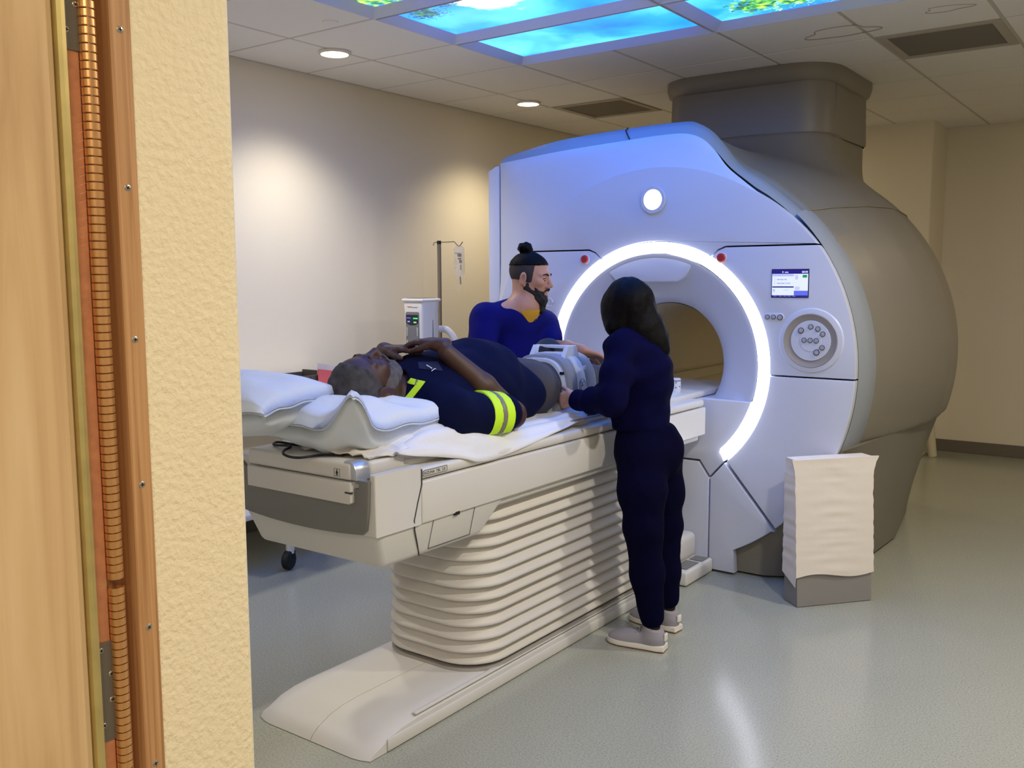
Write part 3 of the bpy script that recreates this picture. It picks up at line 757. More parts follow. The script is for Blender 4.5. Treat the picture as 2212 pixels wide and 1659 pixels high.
# --- button bar and dial
def button(x, z, r, par, y=FY):
    b = MB().lathe([(r, 0), (r, .004), (r*.74, .0045), (r*.74, .002)], 22, frame((x, y, z), (0, -1, 0))).obj('button', m_btnring, par)
    MB().lathe([(r*.72, .002), (r*.72, .0052), (.0004, .0058)], 20, frame((x, y, z), (0, -1, 0))).obj('button_cap', m_btn, b)
    MB().lathe([(r*.30, .0052), (r*.34, .0064), (r*.44, .0064), (r*.46, .0052)], 16, frame((x, y, z), (0, -1, 0)), cap=False).obj('button_mark', m_btnring, b)
bar = MB(); bar.prism(rrect(-1.667, -1.567, 1.284, 1.322, .0185), FY-.004, FY+.004, 'Y', .002).obj('button_bar', m_gw, mri)
for x, z, r in ((-1.648, 1.303, .0115), (-1.618, 1.303, .0115), (-1.586, 1.302, .0135)): button(x, z, r, mri, FY-.004)
dcx, dcz = -1.437, 1.196
Md = frame((dcx, FY, dcz), (0, -1, 0))
MB().lathe([(.155, -.002), (.148, .006), (.130, .010), (.126, .010)], 56, Md, cap=False).obj('dial_surround', m_gw, mri)
MB().lathe([(.127, .010), (.124, .013), (.118, .010), (.098, .0035), (.094, .003)], 56, Md, cap=False).obj('dial_dish', m_dish, mri)
MB().lathe([(.095, .002), (.0925, .008), (.052, .008), (.050, .0095), (.0004, .0095)], 56, Md).obj('dial_face', m_gw, mri)
for x, z, r in ((-1.482, 1.243, .0138), (-1.436, 1.261, .012), (-1.403, 1.252, .012), (-1.380, 1.229, .012), (-1.466, 1.198, .012), (-1.437, 1.198, .012), (-1.409, 1.197, .012), (-1.381, 1.166, .012), (-1.406, 1.143, .0138)):
    button(x, z, r, mri, FY-.0085)
# small clip on the left of the ring (behind the beard)
MB().tube([(-2.90+.022*math.cos(a), FY-.012, 1.36+.022*math.sin(a)) for a in np.linspace(0, 5.4, 14)], .003, 6).obj('cable_hook', m_btn, mri)
# ================================================================== patient table
m_tw = mat('table_white_plastic', (216, 214, 210), .42, vary=(4, .02))
m_tb = mat('table_bellows', (212, 208, 202), .5)
m_tg = mat('table_dark_grey', (122, 122, 120), .45)
m_tl = mat('table_line', (60, 58, 58), .6)
m_ink = mat('print_black', (24, 24, 28), .6)
m_lab = mat('label_film', (206, 204, 198), .4)
m_silver = mat('silver_end', (196, 202, 214), .3, .7)
TX, X0, X1 = -2.25, -2.57, -1.93
tab = empty('patient_table', (TX, 3.0, 0), 'long white scanner table on a ribbed bellows, with a dark grey front panel', 'patient table')
hs = MB()
hs.box((X0, 2.157, .715), (X1, 4.27, .852), .006, 3)
def taper(mb, b0, b1, z0, z1, bev=.03):
    bm = bmesh.new(); v = []
    for (xa, xb, ya, yb), z in ((b0, z0), (b1, z1)):
        v.append([bm.verts.new((x, y, z)) for x, y in ((xa, ya), (xb, ya), (xb, yb), (xa, yb))])
    bm.faces.new(v[0][::-1]); bm.faces.new(v[1])
    for i in range(4): bm.faces.new((v[0][i], v[0][(i+1) % 4], v[1][(i+1) % 4], v[1][i]))
    bmesh.ops.bevel(bm, geom=bm.edges[:], offset=bev, segments=4, profile=.5, affect='EDGES'); mb.bm(bm)
taper(hs, (X0+.035, X1-.035, 2.005, 2.50), (X0+.001, X1-.001, 1.951, 2.64), .598, .745, .022)
hs.box((X0+.02, 2.5, .685), (X1-.02, 4.24, .73), .012)
hs.obj('housing', m_tw, tab, sharp=45)
# top rail
rl = MB(); rl.box((X0+.004, 2.158, .856), (X1-.004, 4.262, .893), .014, 3); rl.obj('top_rail', m_tw, tab, sharp=45)
MB().prism([(X0, .716), (X1, .716), (X1, .906), (X1-.024, .906), (X1-.030, .80), (X0+.066, .80), (X0+.06, .906), (X0, .906)], 1.949, 2.1555, 'Y', .006, 3).obj('front_housing', m_tw, tab, sharp=40)
# dark front panel with a sagging lower edge
dp = [(-2.555, .80)] + [(x, .706+.016*abs((x-TX)/.29)**2) for x in np.linspace(-2.545, -1.98, 14)] + [(-1.962, .735), (-1.952, .80), (-1.947, .888), (-1.99, .888), (-1.99, .86), (-2.5, .86), (-2.54, .888)]
MB().prism(dp, 1.938, 1.965, 'Y', .004).obj('front_panel', m_tg, tab, sharp=40)['label'] = 'dark grey front panel'
# cradle with its two-step end block
MB().box((-2.49, 1.925, .884), (-2.008, 2.4, .938), .012, 3).obj('cradle_end', m_tw, tab, sharp=45)
MB().prism([(-2.49, .812), (-2.49, .880), (-2.008, .880), (-2.008, .818), (-2.016, .812)], 1.922, 2.2, 'Y', .004).obj('cradle_lower_end', m_tw, tab, sharp=45)
MB().box((-2.50, 2.1, .886), (-2.0, 4.9, .916), .010, 3).obj('cradle', m_tw, tab, sharp=45)
MB().prism([(-2.014, .942), (-2.040, .942), (-2.014, .910), (-2.012, .886), (-1.990, .886), (-1.990, .915), (-2.0, .935)], 1.930, 1.99, 'Y', .004).obj('silver_corner', m_silver, tab, sharp=40)
MB().box((-2.03, 1.9205, .846), (-2.004, 1.93, .851)).obj('latch_slot', m_tl, tab, smooth=False)
ln = MB()
ln.tube([(X1+.0005, 2.155, .893), (X1+.0005, 2.155, .845), (X1+.0006, 2.135, .79), (X1+.0005, 2.117, .735)], .0022, 6)
ln.tube([(X1+.0008, 2.117, .735), (X1-.008, 2.128, .70), (X1-.022, 2.155, .645), (X1-.034, 2.175, .604)], .0022, 6)
ln.obj('housing_joint', m_tl, tab)
# service hatch on the sloping lower side
def side_pt(y, z): return (X1-.035*(.745-z)/.147+.001, y, z)
hp = [side_pt(*p) for p in ((2.217, .716), (2.43, .715), (2.429, .616), (2.214, .617))]
MB().tube(hp, .0013, 5, closed=True).obj('hatch_joint', m_tl, tab)
MB().box((-1.944, 2.318, .708), (-1.930, 2.345, .724), .003).obj('hatch_tab', m_ink, tab)
# nameplate on the rail side
MB().prism(rrect(2.166, 2.284, .8655, .8865, .003, 3), X1-.004, X1-.0025, 'X').obj('nameplate', m_lab, tab)
MB().tube([(X1-.0022, y, z) for y, z in rrect(2.168, 2.282, .867, .885, .003, 3)], .0008, 4, closed=True).obj('nameplate_border', m_ink, tab)
text_mesh('nameplate_text', 'KIZUNA  TBL  2.0', .0132, frame((X1-.0022, 2.1715, .8712), (1, 0, 0), (0, 1, 0)), m_ink, tab, .0003)
# standing-figure pictogram on the cradle end
ic = MB(); ic.tube([(x, 1.9245, z) for x, z in ((-2.078, .894), (-2.054, .894), (-2.054, .917), (-2.078, .917))], .0007, 4, closed=True)
ic.lathe([(.0022, 0), (.0022, .0006), (.0003, .0007)], 12, frame((-2.066, 1.9248, .9128), (0, -1, 0)))
ic.prism([(-2.0685, .910), (-2.0635, .910), (-2.0605, .902), (-2.0618, .9015), (-2.064, .906), (-2.0632, .896), (-2.0655, .896), (-2.066, .901), (-2.0665, .896), (-2.0688, .896), (-2.068, .906), (-2.0702, .9015), (-2.0715, .902)], 1.9242, 1.9248, 'Y')
ic.obj('figure_pictogram', m_ink, tab, smooth=False)
# bellows: stacked folds, each flaring out at its lower lip
bx0, bx1, by0, by1 = -2.475, -1.985, 2.50, 4.22
def fold(z, h, grow=0.):
    b = MB(); R = []
    for t, o in ((1.0, -.036), (.98, -.028), (.75, -.019), (.45, -.006), (.2, .008), (.08, .013), (0, .010), (-.06, .001), (-.10, -.015), (-.06, -.036)):
        o += grow; R.append([(x, y, z+h*t) for x, y in rrect(bx0-o, bx1+o, by0-o, by1+o, .15+o, 8)])
    b.loft(R, cap=False); return b
z = .098; k = 0
while z < .69:
    h = .045+.004*min(k, 3)/3; fold(z, h+.012, .004*math.sin(k*1.3)).obj('bellows_fold', m_tb, tab, sharp=70); z += h; k += 1
bf = MB(); bf.loft([[(x, y, zz) for x, y in rrect(bx0-o, bx1+o, by0-o, by1+o, .15+o, 8)] for zz, o in ((.068, .004), (.07, .010), (.082, .010), (.084, -.01))]).obj('bellows_foot', mat('bellows_foot_grey', (168, 164, 158), .5), tab, sharp=50)
co = MB(); co.loft([[(x, y, zz) for x, y in rrect(bx0+.05, bx1-.05, by0+.05, by1-.05, .11, 6)] for zz in (.06, .70)]).obj('lift_column', m_tg, tab)
# floor plate in two halves with a rounded ramp at the end
def plate(xa, xb, name, zt):
    P = [(0, .002), (.012, .016), (.04, .036), (.09, .056), (.15, .067), (.22, .071), (2.3, .071), (2.3, .002)]
    def yedge(x): return 1.93+.012*((x+2.23)/.28)**2*0
    b = MB(); xs = np.linspace(xa, xb, 9); rows = []
    for x in xs:
        e = min(abs(x-X0P), abs(x-X1P)); dz = -.012*max(0, 1-e/.02)
        rows.append([(x, 1.928+.018*max(0, 1-min(abs(x-X0P), abs(x-X1P))/.07)**2+y, max(.002, zz+(dz if zz > .03 else 0))) for y, zz in P])
    b.loft(rows, closed=True, cap=True); return b.obj(name, m_tw, tab, sharp=40)
X0P, X1P = -2.495, -1.972
plate(X0P, -2.2285, 'floor_plate', 0); plate(-2.2255, X1P, 'floor_plate', 0)
st = MB(); st.box((X1P-.001, 2.02, .004), (X1P+.006, 4.25, .045), .004); st.box((X1P-.02, 2.16, .068), (X1P-.002, 4.25, .076), .003); st.obj('plate_edge_strip', m_tw, tab, sharp=40)
# docking foot at the scanner end
dk = MB(); dk.box((-2.46, 4.02, .004), (-1.90, 4.325, .075), .012, 3); dk.box((-2.40, 4.14, .07), (-1.99, 4.325, .20), .03, 4); dk.obj('docking_foot', m_tw, tab, sharp=45)
MB().box((-1.99, 4.06, .076), (-1.92, 4.20, .080), .003).obj('foot_pad', m_tg, tab, smooth=False)
MB().box((-1.985, 4.225, .076), (-1.915, 4.30, .080), .003).obj('foot_pad', m_tg, tab, smooth=False)

# ================================================================== cloth things on the table
m_sheet = mat('white_sheet', (232, 234, 240), .85, bump=(60, .25, .004), sheen=.2)
m_pillow = mat('pillowcase', (222, 230, 240), .8, bump=(45, .3, .004), sheen=.2)
m_pad = mat('cream_pad', (224, 218, 206), .8, bump=(40, .2, .004))
m_black = mat('black_rubber', (14, 14, 16), .5)
def cushion(name, c, half, R=None, m=m_pillow, puff=2.2, edge=.008, n=46, seed=0, amp=.006, bend=None, ears=.05, parent=None):
    """pillow: pinched seam all round, pointed corners, creases"""
    r = np.random.default_rng(seed); ph = r.uniform(0, 6.28, 12)
    u = np.linspace(-1, 1, n); rowsT = []; rowsB = []
    V = []; Fc = []
    for sgn in (1, -1):
        base = len(V)
        for a in u:
            for b in u:
                e = max(1e-4, (1-abs(a)**puff)*(1-abs(b)**puff)); h = e**.42
                x = a*(1-.06*(1-b*b)+ears*abs(b)**4*0); y = b*(1-.06*(1-a*a))
                x = x*(1+ears*(abs(a*b))**5); y = y*(1+ears*(abs(a*b))**5)
                wr = amp*h*(math.sin(7*a+3*b+ph[0])+math.sin(-4*a+8*b+ph[1])+.7*math.sin(13*a-5*b+ph[2]+2*math.sin(3*b+ph[3])))
                edgew = amp*.5*(1-h)*math.sin(9*(a if abs(b) > abs(a) else b)+ph[4])
                z = sgn*(edge+(half[2]-edge)*h)*(1 if e > 1e-3 else .4)+wr+edgew
                p = Vector((x*half[0], y*half[1], z))
                if bend: p = bend(p)
                V.append(p)
        for i in range(n-1):
            for j in range(n-1):
                q = (base+i*n+j, base+(i+1)*n+j, base+(i+1)*n+j+1, base+i*n+j+1); Fc.append(q if sgn > 0 else q[::-1])
    N = n*n
    ring = [i*n for i in range(n)]+[(n-1)*n+j for j in range(1, n)]+[i*n+n-1 for i in range(n-2, -1, -1)]+[j for j in range(n-2, 0, -1)]
    for k in range(len(ring)):
        a, b = ring[k], ring[(k+1) % len(ring)]; Fc.append((a, b, N+b, N+a))
    M_ = Matrix.Translation(c) @ (R.to_4x4() if R else Matrix.Identity(4))
    return mesh_obj(name, [tuple(M_ @ p) for p in V], Fc, m, parent, True)
def rot(x=0, y=0, z=0): return Euler((math.radians(x), math.radians(y), math.radians(z))).to_matrix()
# thin mattress pad under the patient
MB().box((-2.475, 2.18, .915), (-2.025, 4.05, .938), .010, 3).obj('mattress_pad', m_pad)
tag(bpy.data.objects['mattress_pad'], 'thin cream pad lying along the table under the patient', 'pad')
# big pillow at the head end, and the one the head rests on
def sag(p): return Vector((p.x, p.y, p.z-.025*math.exp(-((p.x)**2+(p.y-.05)**2)/.025)))
tag(cushion('pillow', (-2.47, 1.89, 1.090), (.26, .19, .098), rot(3, -3, 10), seed=3, amp=.006), 'plump pale pillow at the very end of the table, cut off by the wall edge', 'pillow', 'pillows under the head')
def peak(p):
    q = sag(p); u, v = p.x/.26, p.y/.25
    q.z += .125*math.exp(-((u-1.0)**2+(v+1.0)**2)/.085); q.x += .02*math.exp(-((u-.93)**2+(v+.8)**2)/.05); return q
tag(cushion('pillow', (-2.265, 2.15, 1.034), (.26, .25, .094), rot(0, 3, 3), seed=5, amp=.0085, bend=peak, ears=.03), 'white pillow with a peaked corner, directly under the patient\'s head', 'pillow', 'pillows under the head')
# rolled cushion beneath the shoulder, partly under the sheet
tag(cushion('cushion', (-2.12, 2.31, .958), (.14, .20, .036), rot(0, 6, 0), m=m_sheet, seed=9, amp=.004), 'flat white cushion peeping out under the draw sheet near the shoulder', 'cushion')
def cloth(name, path_rows, m, thick=.003, n=6, amp=.004, seed=1, lab=None, cat=None):
    """cloth through rows of control points (a grid), smoothed, with small wrinkles and thickness"""
    rows = [spline(r, n) for r in path_rows]; cols = list(zip(*rows)); cols = [spline(c, n) for c in cols]
    G = [list(r) for r in zip(*cols)]; nr, nc = len(G), len(G[0]); r = np.random.default_rng(seed); ph = r.uniform(0, 6.28, 6)
    V = []
    for sgn in (1, -1):
        for i in range(nr):
            for j in range(nc):
                a = G[min(i+1, nr-1)][j]-G[max(i-1, 0)][j]; b = G[i][min(j+1, nc-1)]-G[i][max(j-1, 0)]; nn = a.cross(b)
                nn = nn.normalized() if nn.length > 1e-9 else Vector((0, 0, 1))
                u, v = i/nr*6.28, j/nc*6.28
                wv = amp*(math.sin(3*u+2*v+ph[0])+math.sin(-2*u+5*v+ph[1])+.6*math.sin(7*u+3*v+ph[2])+.5*math.sin(4*u-9*v+ph[3]))
                V.append(G[i][j]+nn*(wv+sgn*thick/2))
    N = nr*nc; Fc = []
    for i in range(nr-1):
        for j in range(nc-1):
            q = (i*nc+j, (i+1)*nc+j, (i+1)*nc+j+1, i*nc+j+1); Fc.append(q); Fc.append(tuple(N+k for k in q[::-1]))
    ring = [i*nc for i in range(nr)]+[(nr-1)*nc+j for j in range(1, nc)]+[i*nc+nc-1 for i in range(nr-2, -1, -1)]+[j for j in range(nc-2, 0, -1)]
    for k in range(len(ring)):
        a, b = ring[k], ring[(k+1) % len(ring)]; Fc.append((b, a, N+a, N+b))
    o = mesh_obj(name, [tuple(p) for p in V], Fc, m, None, True); tag(o, lab, cat); return o
# draw sheet under the torso with its corner hanging over the near edge
cloth('draw_sheet', [
    [(-2.42, 2.05, .95), (-2.2, 2.06, .955), (-2.06, 2.07, .952), (-2.0, 2.09, .948), (-1.97, 2.10, .944)],
    [(-2.42, 2.30, .955), (-2.2, 2.30, 1.0), (-2.06, 2.30, 1.0), (-1.985, 2.32, .985), (-1.945, 2.33, .90)],
    [(-2.42, 2.45, .95), (-2.2, 2.46, .975), (-2.06, 2.46, .985), (-1.97, 2.48, .965), (-1.925, 2.46, .868)],
    [(-2.42, 2.68, .945), (-2.2, 2.68, .948), (-2.05, 2.69, .948), (-1.975, 2.70, .935), (-1.93, 2.72, .880)],
    [(-2.42, 3.00, .942), (-2.2, 3.0, .944), (-2.05, 3.0, .944), (-1.99, 3.02, .932), (-1.955, 3.03, .908)],
    [(-2.42, 3.30, .942), (-2.2, 3.3, .943), (-2.06, 3.28, .943), (-2.01, 3.26, .936), (-1.985, 3.24, .920)]],
    m_sheet, amp=.0035, seed=4, lab='rumpled white draw sheet under the patient, its corner hanging over the table edge', cat='sheet')
# a second loose linen fold beside the pillow
cloth('towel', [
    [(-2.30, 1.99, .950), (-2.16, 1.97, .955), (-2.06, 1.985, .952), (-2.0, 2.0, .945)],
    [(-2.30, 2.12, .95), (-2.15, 2.1, .965), (-2.04, 2.12, .962), (-1.985, 2.14, .944)],
    [(-2.28, 2.28, .955), (-2.14, 2.27, .985), (-2.03, 2.28, .98), (-1.978, 2.29, .948)]], m_pad, amp=.004, seed=8,
    lab='folded off-white linen tucked between the pillow and the end of the table', cat='towel')
MB().box((-2.040, 1.992, .88), (-1.992, 2.15, .936), .012, 3).obj('cradle_side', m_tw, tab, sharp=45)
# black cable loop on the table end
cpx = [(800, 945), (780, 910), (700, 870), (600, 857), (480, 858), (390, 840), (300, 833), (265, 850), (300, 862), (420, 868), (440, 885), (380, 915), (365, 950), (420, 980), (520, 993), (640, 980), (760, 965), (900, 962), (990, 966)]
cab = []
for k, (u, v) in enumerate(cpx):
    x, y = 535+u/4.757, 780+v/4.757; d_ = _f+(x-1106)/F_PX*_r-(y-829.5)/F_PX*_u; zz = .944+(.006 if 9 <= k <= 12 else 0); cab.append(Vector((0, 0, HC))+d_*((zz-HC)/d_.z))
cab = spline(cab, 6)
MB().tube(cab, .0042, 8).obj('cable', m_black); tag(bpy.data.objects['cable'], 'thin black cable looped on the end of the table in front of the pillow', 'cable')

# ================================================================== knee coil and things on the table top
m_cw = mat('coil_white', (214, 220, 232), .4); m_cg = mat('coil_grey', (146, 150, 160), .45); m_logo = mat('logo_grey', (120, 126, 142), .5)
KX, KY, KZ = -2.235, 3.36, .94
coil = empty('knee_coil', (KX, KY, KZ), 'white and grey knee coil clamped around the patient\'s leg', 'mri coil')
def arch(w, h, sh, n=20):    # half-barrel outline (x,z) from right foot over the top to left foot
    return [(w*math.copysign(abs(math.cos(a))**sh, math.cos(a)), h*abs(math.sin(a))**sh) for a in np.linspace(0, math.pi, n)]
def shellpart(name, y0, y1, w, h, th, m, z0=.0, sh=.62, bev=.004):
    o = arch(w, h, sh); i = arch(w-th, h-th, sh); P = [(KX+x, KZ+z0+zz) for x, zz in o]+[(KX+x, KZ+z0+zz) for x, zz in i[::-1]]
    return MB().prism(P, KY+y0, KY+y1, 'Y', bev).obj(name, m, coil, sharp=40)
shellpart('coil_rim', -.125, -.10, .138, .215, .030, m_cw); shellpart('coil_body', -.10, -.03, .150, .228, .03, m_cg)
shellpart('coil_centre', -.03, .03, .155, .234, .03, m_cw); shellpart('coil_body', .034, .115, .151, .230, .03, m_cg); shellpart('coil_rim', .115, .14, .138, .215, .03, m_cw)
cb = MB(); cb.prism([(KX-.15, KZ-.004), (KX+.15, KZ-.004), (KX+.13, KZ+.045), (KX+.10, KZ+.02), (KX-.10, KZ+.02), (KX-.13, KZ+.045)], KY-.16, KY+.17, 'Y', .006); cb.obj('coil_base', m_cw, coil, sharp=40)
hd = MB()
for sx in (-1, 1): hd.prism([(KY-.06, KZ+.205), (KY+.07, KZ+.205), (KY+.04, KZ+.262), (KY-.02, KZ+.262)], KX+sx*.082-.012, KX+sx*.082+.012, 'X', .004)
hd.box((KX-.085, KY-.004, KZ+.249), (KX+.085, KY+.024, KZ+.263), .005); hd.obj('carry_handle', m_cw, coil, sharp=40)
for zz in (.045, .15): MB().box((KX+.116, KY-.1265, KZ+zz), (KX+.137, KY-.124, KZ+zz+.012)).obj('rim_slot', m_ink, coil, smooth=False)
for zz, y in ((.075, .0), (.16, .012)):
    MB().box((KX+.146, KY+y-.006, KZ+zz), (KX+.158, KY+y+.006, KZ+zz+.02), .003).obj('latch', m_cw, coil)
# round monogram on the side
Ml = frame((KX+.1562, KY-.012, KZ+.10), (1, 0, 0), (0, 1, 0)); lg = MB()
lg.tube([tuple(Ml @ Vector((.026*math.cos(a), .026*math.sin(a), 0))) for a in np.linspace(0, 6.283, 33)[:-1]], .0012, 5, closed=True)
for dx in (-.009, .010):
    lg.tube([tuple(Ml @ Vector((dx+.009*math.cos(a)*(1-.05*a), .012*math.sin(a)*(1-.06*a)+.002, 0))) for a in np.linspace(.5, 6.6, 24)], .0012, 5)
lg.tube([tuple(Ml @ Vector(p)) for p in ((-.004, -.004, 0), (.0, -.008, 0), (.004, -.004, 0), (.006, .002, 0))], .0011, 5)
for a0 in (20, 110, 200, 290):
    lg.tube([tuple(Ml @ Vector(((.022-.002*math.sin(t*math.pi))*math.cos(math.radians(a0+50*t)), (.022-.002*math.sin(t*math.pi))*math.sin(math.radians(a0+50*t)), 0))) for t in np.linspace(0, 1, 8)], .0010, 5)
lg.obj('round_monogram', m_logo, coil)
# coil slide plate and loose pieces by the coil
sp_ = MB(); sp_.box((-2.46, 3.22, .9165), (-2.04, 3.98, .934), .005); sp_.obj('coil_slide', m_cw); tag(bpy.data.objects['coil_slide'], 'flat white slide plate on the table top under the knee coil', 'plate')
for k, (a, b) in enumerate((((-1.985, 3.05), (-1.975, 3.75)), ((-2.02, 3.1), (-2.01, 3.7)))):
    MB().tube([(a[0], a[1], .920), ((a[0]+b[0])/2, (a[1]+b[1])/2, .921), (b[0], b[1], .920)], .005, 8).obj('strap', m_cg)
    tag(bpy.data.objects['strap' if k == 0 else 'strap.001'], ['grey strap lying along the near edge of the table top', 'grey strap lying beside the slide plate of the knee coil'][k], 'strap', 'straps on the table top')
MB().box((-2.075, 3.27, .935), (-1.995, 3.36, .965), .006).obj('foam_block', m_cw); tag(bpy.data.objects['foam_block'], 'small pale block on the table beside the woman\'s hand', 'block')
cy = MB().lathe([(.001, 0), (.030, 0), (.031, .006), (.031, .066), (.028, .070), (.001, .071)], 24, Matrix.Translation((-2.105, 4.275, .916))).obj('connector_cap', m_cw)
MB().lathe([(.0315, .055), (.0325, .057), (.0325, .062), (.0315, .064)], 24, Matrix.Translation((-2.105, 4.275, .916)), cap=False).obj('band', m_cg, cy)
for a, zz in ((-.9, .025), (-.9, .05), (-.2, .03)): MB().lathe([(.003, 0), (.003, .002), (.0003, .0025)], 8, frame((-2.105+.0305*math.cos(a), 4.275+.0305*math.sin(a), .916+zz), (math.cos(a), math.sin(a), 0))).obj('dot', m_ink, cy)
tag(cy, 'short white cylinder with dark dots standing on the table at the bore mouth', 'cap')

# ================================================================== sheet-covered block on the floor
m_blk = mat('grey_foam_block', (134, 132, 130), .6); m_case = mat('white_cotton', (226, 218, 208), .85, bump=(30, .2, .004))
A_ = Vector((-1.372, 4.06, 0)); B_ = Vector((-1.127, 4.356, 0)); ux = (B_-A_).normalized(); uy = Vector((-ux.y, ux.x, 0)); Lb = (B_-A_).length
Mb = Matrix(((ux.x, uy.x, 0, A_.x), (ux.y, uy.y, 0, A_.y), (0, 0, 1, 0), (0, 0, 0, 1)))
blk = empty('covered_step', tuple((A_+B_)/2+uy*.06), 'grey block standing on the floor under a wrinkled white cover, by the scanner', 'covered block')
def blkring(z, g=0., top=0.):
    f = z/.66; return [(-g+.0*f, -g+.045*f, z), (Lb+g-.012*(1-f)*0, -g+.045*f, z), (Lb+g, .115+g+.0*f, z), (-g-.0, .115+g, z)]
MB().loft([[tuple(Mb @ Vector(p)) for p in blkring(z)] for z in (.003, .25, .645)]).obj('block', m_blk, blk, smooth=False)
# cover: tight pillowcase with cross wrinkles and two pointed corners
rows = []; nz = 60; nper = 96
for i in range(nz+1):
    z = .137+(.672-.137)*i/nz; base = blkring(min(z, .66), .008); P = []
    for k in range(nper):
        s_ = k/nper*4; e = int(s_); t = s_-e; p = Vector(base[e]).lerp(Vector(base[(e+1) % 4]), t)
        c = Vector((Lb/2, .06, z)); d = (p-c); d.z = 0; d.normalize()
        wr = .0012*math.sin(95*z+1.5*math.sin(7*p.x/Lb+3*z))*(1-((z-.40)/.4)**2*.6)+.0008*math.sin(160*z+4*p.x+2*math.sin(20*z))+.0035*math.sin((26*z+30*p.x*(z-.1)))*max(0, (z-.38)/.3)
        low = .012*math.sin(math.pi*t)*(1 if e == 0 else .4)*(1-(z-.137)/.5) if e in (0, 2) else 0
        q = p+d*(wr+low*.6)
        tip = max(0, (z-.60)/.07)
        if (e == 0 and t < .05) or (e == 3 and t > .9): q += Vector((-.018*tip, 0, 0))
        if (e == 0 and t > .95) or (e == 1 and t < .12): q += Vector((.032*tip, 0, -.012*tip))
        q.z = z + (.012*math.sin(2*math.pi*t)*max(0, 1-(z-.137)/.1) if e == 0 else (-.05*(t if e == 3 else 0))*max(0, 1-(z-.137)/.12))
        P.append(tuple(Mb @ q))
    rows.append(P)
rows.append([tuple(Vector(p)*.6+(Mb @ Vector((Lb/2, .08, .674)))*.4) for p in rows[-1]])
MB().loft(rows, cap=False).add(rows[-1], [tuple(range(nper))]).obj('white_cover', m_case, blk, sharp=60)

# ================================================================== things along the left wall
m_cart = mat('cart_white', (236, 232, 222), .5); m_wheel = mat('caster_black', (22, 22, 24), .6)
cart = empty('cart', (-4.05, 3.55, 0), 'white-topped trolley against the left wall behind the pillows', 'cart')
MB().box((-4.43, 2.72, .893), (-3.66, 4.02, .92), .008, 2).obj('cart_top', m_cart, cart, sharp=40)
MB().box((-4.40, 2.80, .30), (-3.72, 3.98, .33), .006).obj('lower_shelf', m_cart, cart, sharp=40)
for x, y in ((-4.37, 2.82), (-3.70, 3.11), (-4.37, 3.94), (-3.74, 3.94)):
    MB().tube([(x, y, .085), (x, y, .5), (x, y, .895)], .022, 14).obj('leg', m_cart, cart)
    c = MB().lathe([(.012, -.02), (.045, -.018), (.05, -.012), (.05, .012), (.045, .018), (.012, .02)], 24, frame((x, y-.012, .051), (1, .35, 0))).obj('caster', m_wheel, cart)
    MB().box((x-.02, y-.02, .055), (x+.02, y+.02, .10), .006).obj('caster_fork', m_wheel, c)
bn = empty('parts_bin', (-3.98, 3.42, .92), 'open dark grey plastic bin on the trolley beside the red folder', 'bin')
m_bin = mat('bin_grey', (84, 78, 70), .6)
MB().box((-4.08, 3.30, .921), (-3.86, 3.56, .927)).obj('bin_floor', m_bin, bn, smooth=False)
for lo, hi in (((-4.08, 3.30), (-4.074, 3.56)), ((-3.866, 3.30), (-3.86, 3.56)), ((-4.08, 3.30), (-3.86, 3.306)), ((-4.08, 3.554), (-3.86, 3.56))):
    MB().box((*lo, .921), (*hi, .972 if lo[1] < 3.5 else .985), .002).obj('bin_wall', m_bin, bn, smooth=False)
for y in (3.35, 3.42, 3.49): MB().box((-3.859, y, .925), (-3.855, y+.008, .968)).obj('bin_rib', m_bin, bn, smooth=False)
fo = MB(); fo.prism([(3.46, .922), (3.70, .922), (3.68, .97), (3.46, 1.005)], -3.845, -3.838, 'X', .001).obj('red_folder', mat('folder_red', (214, 92, 92), .6)); tag(fo and bpy.data.objects['red_folder'], 'coral red folder standing on the trolley behind the patient\'s head', 'folder')
pl = MB(); pl.prism([(3.50, .922), (3.76, .922), (3.75, .99), (3.51, 1.03)], -3.90, -3.897, 'X').obj('clear_sleeve', mat('clear_plastic', (235, 228, 222), .3, alpha=.45)); tag(bpy.data.objects['clear_sleeve'], 'clear plastic sleeve standing behind the red folder', 'sleeve')
# injector head on a stand
m_pw = mat('pump_white', (226, 224, 222), .4); m_pg = mat('pump_panel_grey', (112, 112, 114), .45); m_pk = mat('pump_key', (176, 176, 178), .5)
pu = empty('injector', (-3.90, 4.38, 0), 'white injector head with a grey keypad and small blue and green lights', 'injector')
PM = Matrix.Translation((-3.905, 4.37, 0)) @ Matrix.Rotation(math.radians(-4), 4, 'Z')
def pbox(name, lo, hi, m, bev=.003, par=pu): return MB().box(lo, hi, bev, 3, PM).obj(name, m, par, sharp=40)
hb = MB(); hb.prism([(-.072, .86), (.072, .86), (.080, 1.28), (.088, 1.355), (-.088, 1.355), (-.080, 1.28)], -.065, .085, 'Y', .018, 4, PM); hb.obj('head', m_pw, pu, sharp=45)
pbox('head_cap', (-.094, -.073, 1.352), (.094, .095, 1.372), m_pw, .009)
pbox('cap_recess', (-.07, -.05, 1.3715), (.07, .07, 1.3735), m_pg)
kp = MB(); kp.prism(rrect(-.060, .058, .90, 1.29, .012), -.0685, -.062, 'Y', .002, 2, PM); kp.obj('keypad', m_pg, pu)
dsp = MB(); dsp.prism([(-.053, 1.272), (.051, 1.272), (.051, 1.222), (.03, 1.212), (0, 1.208), (-.03, 1.212), (-.053, 1.222)], -.0705, -.068, 'Y', 0, 1, PM); dsp.obj('display', mat('display_dark', (16, 20, 44), .3), pu, smooth=False)
led_b, led_g = emit_flat('led_blue', (90, 90, 255), 1.6), emit_flat('led_green', (60, 240, 110), 1.8)
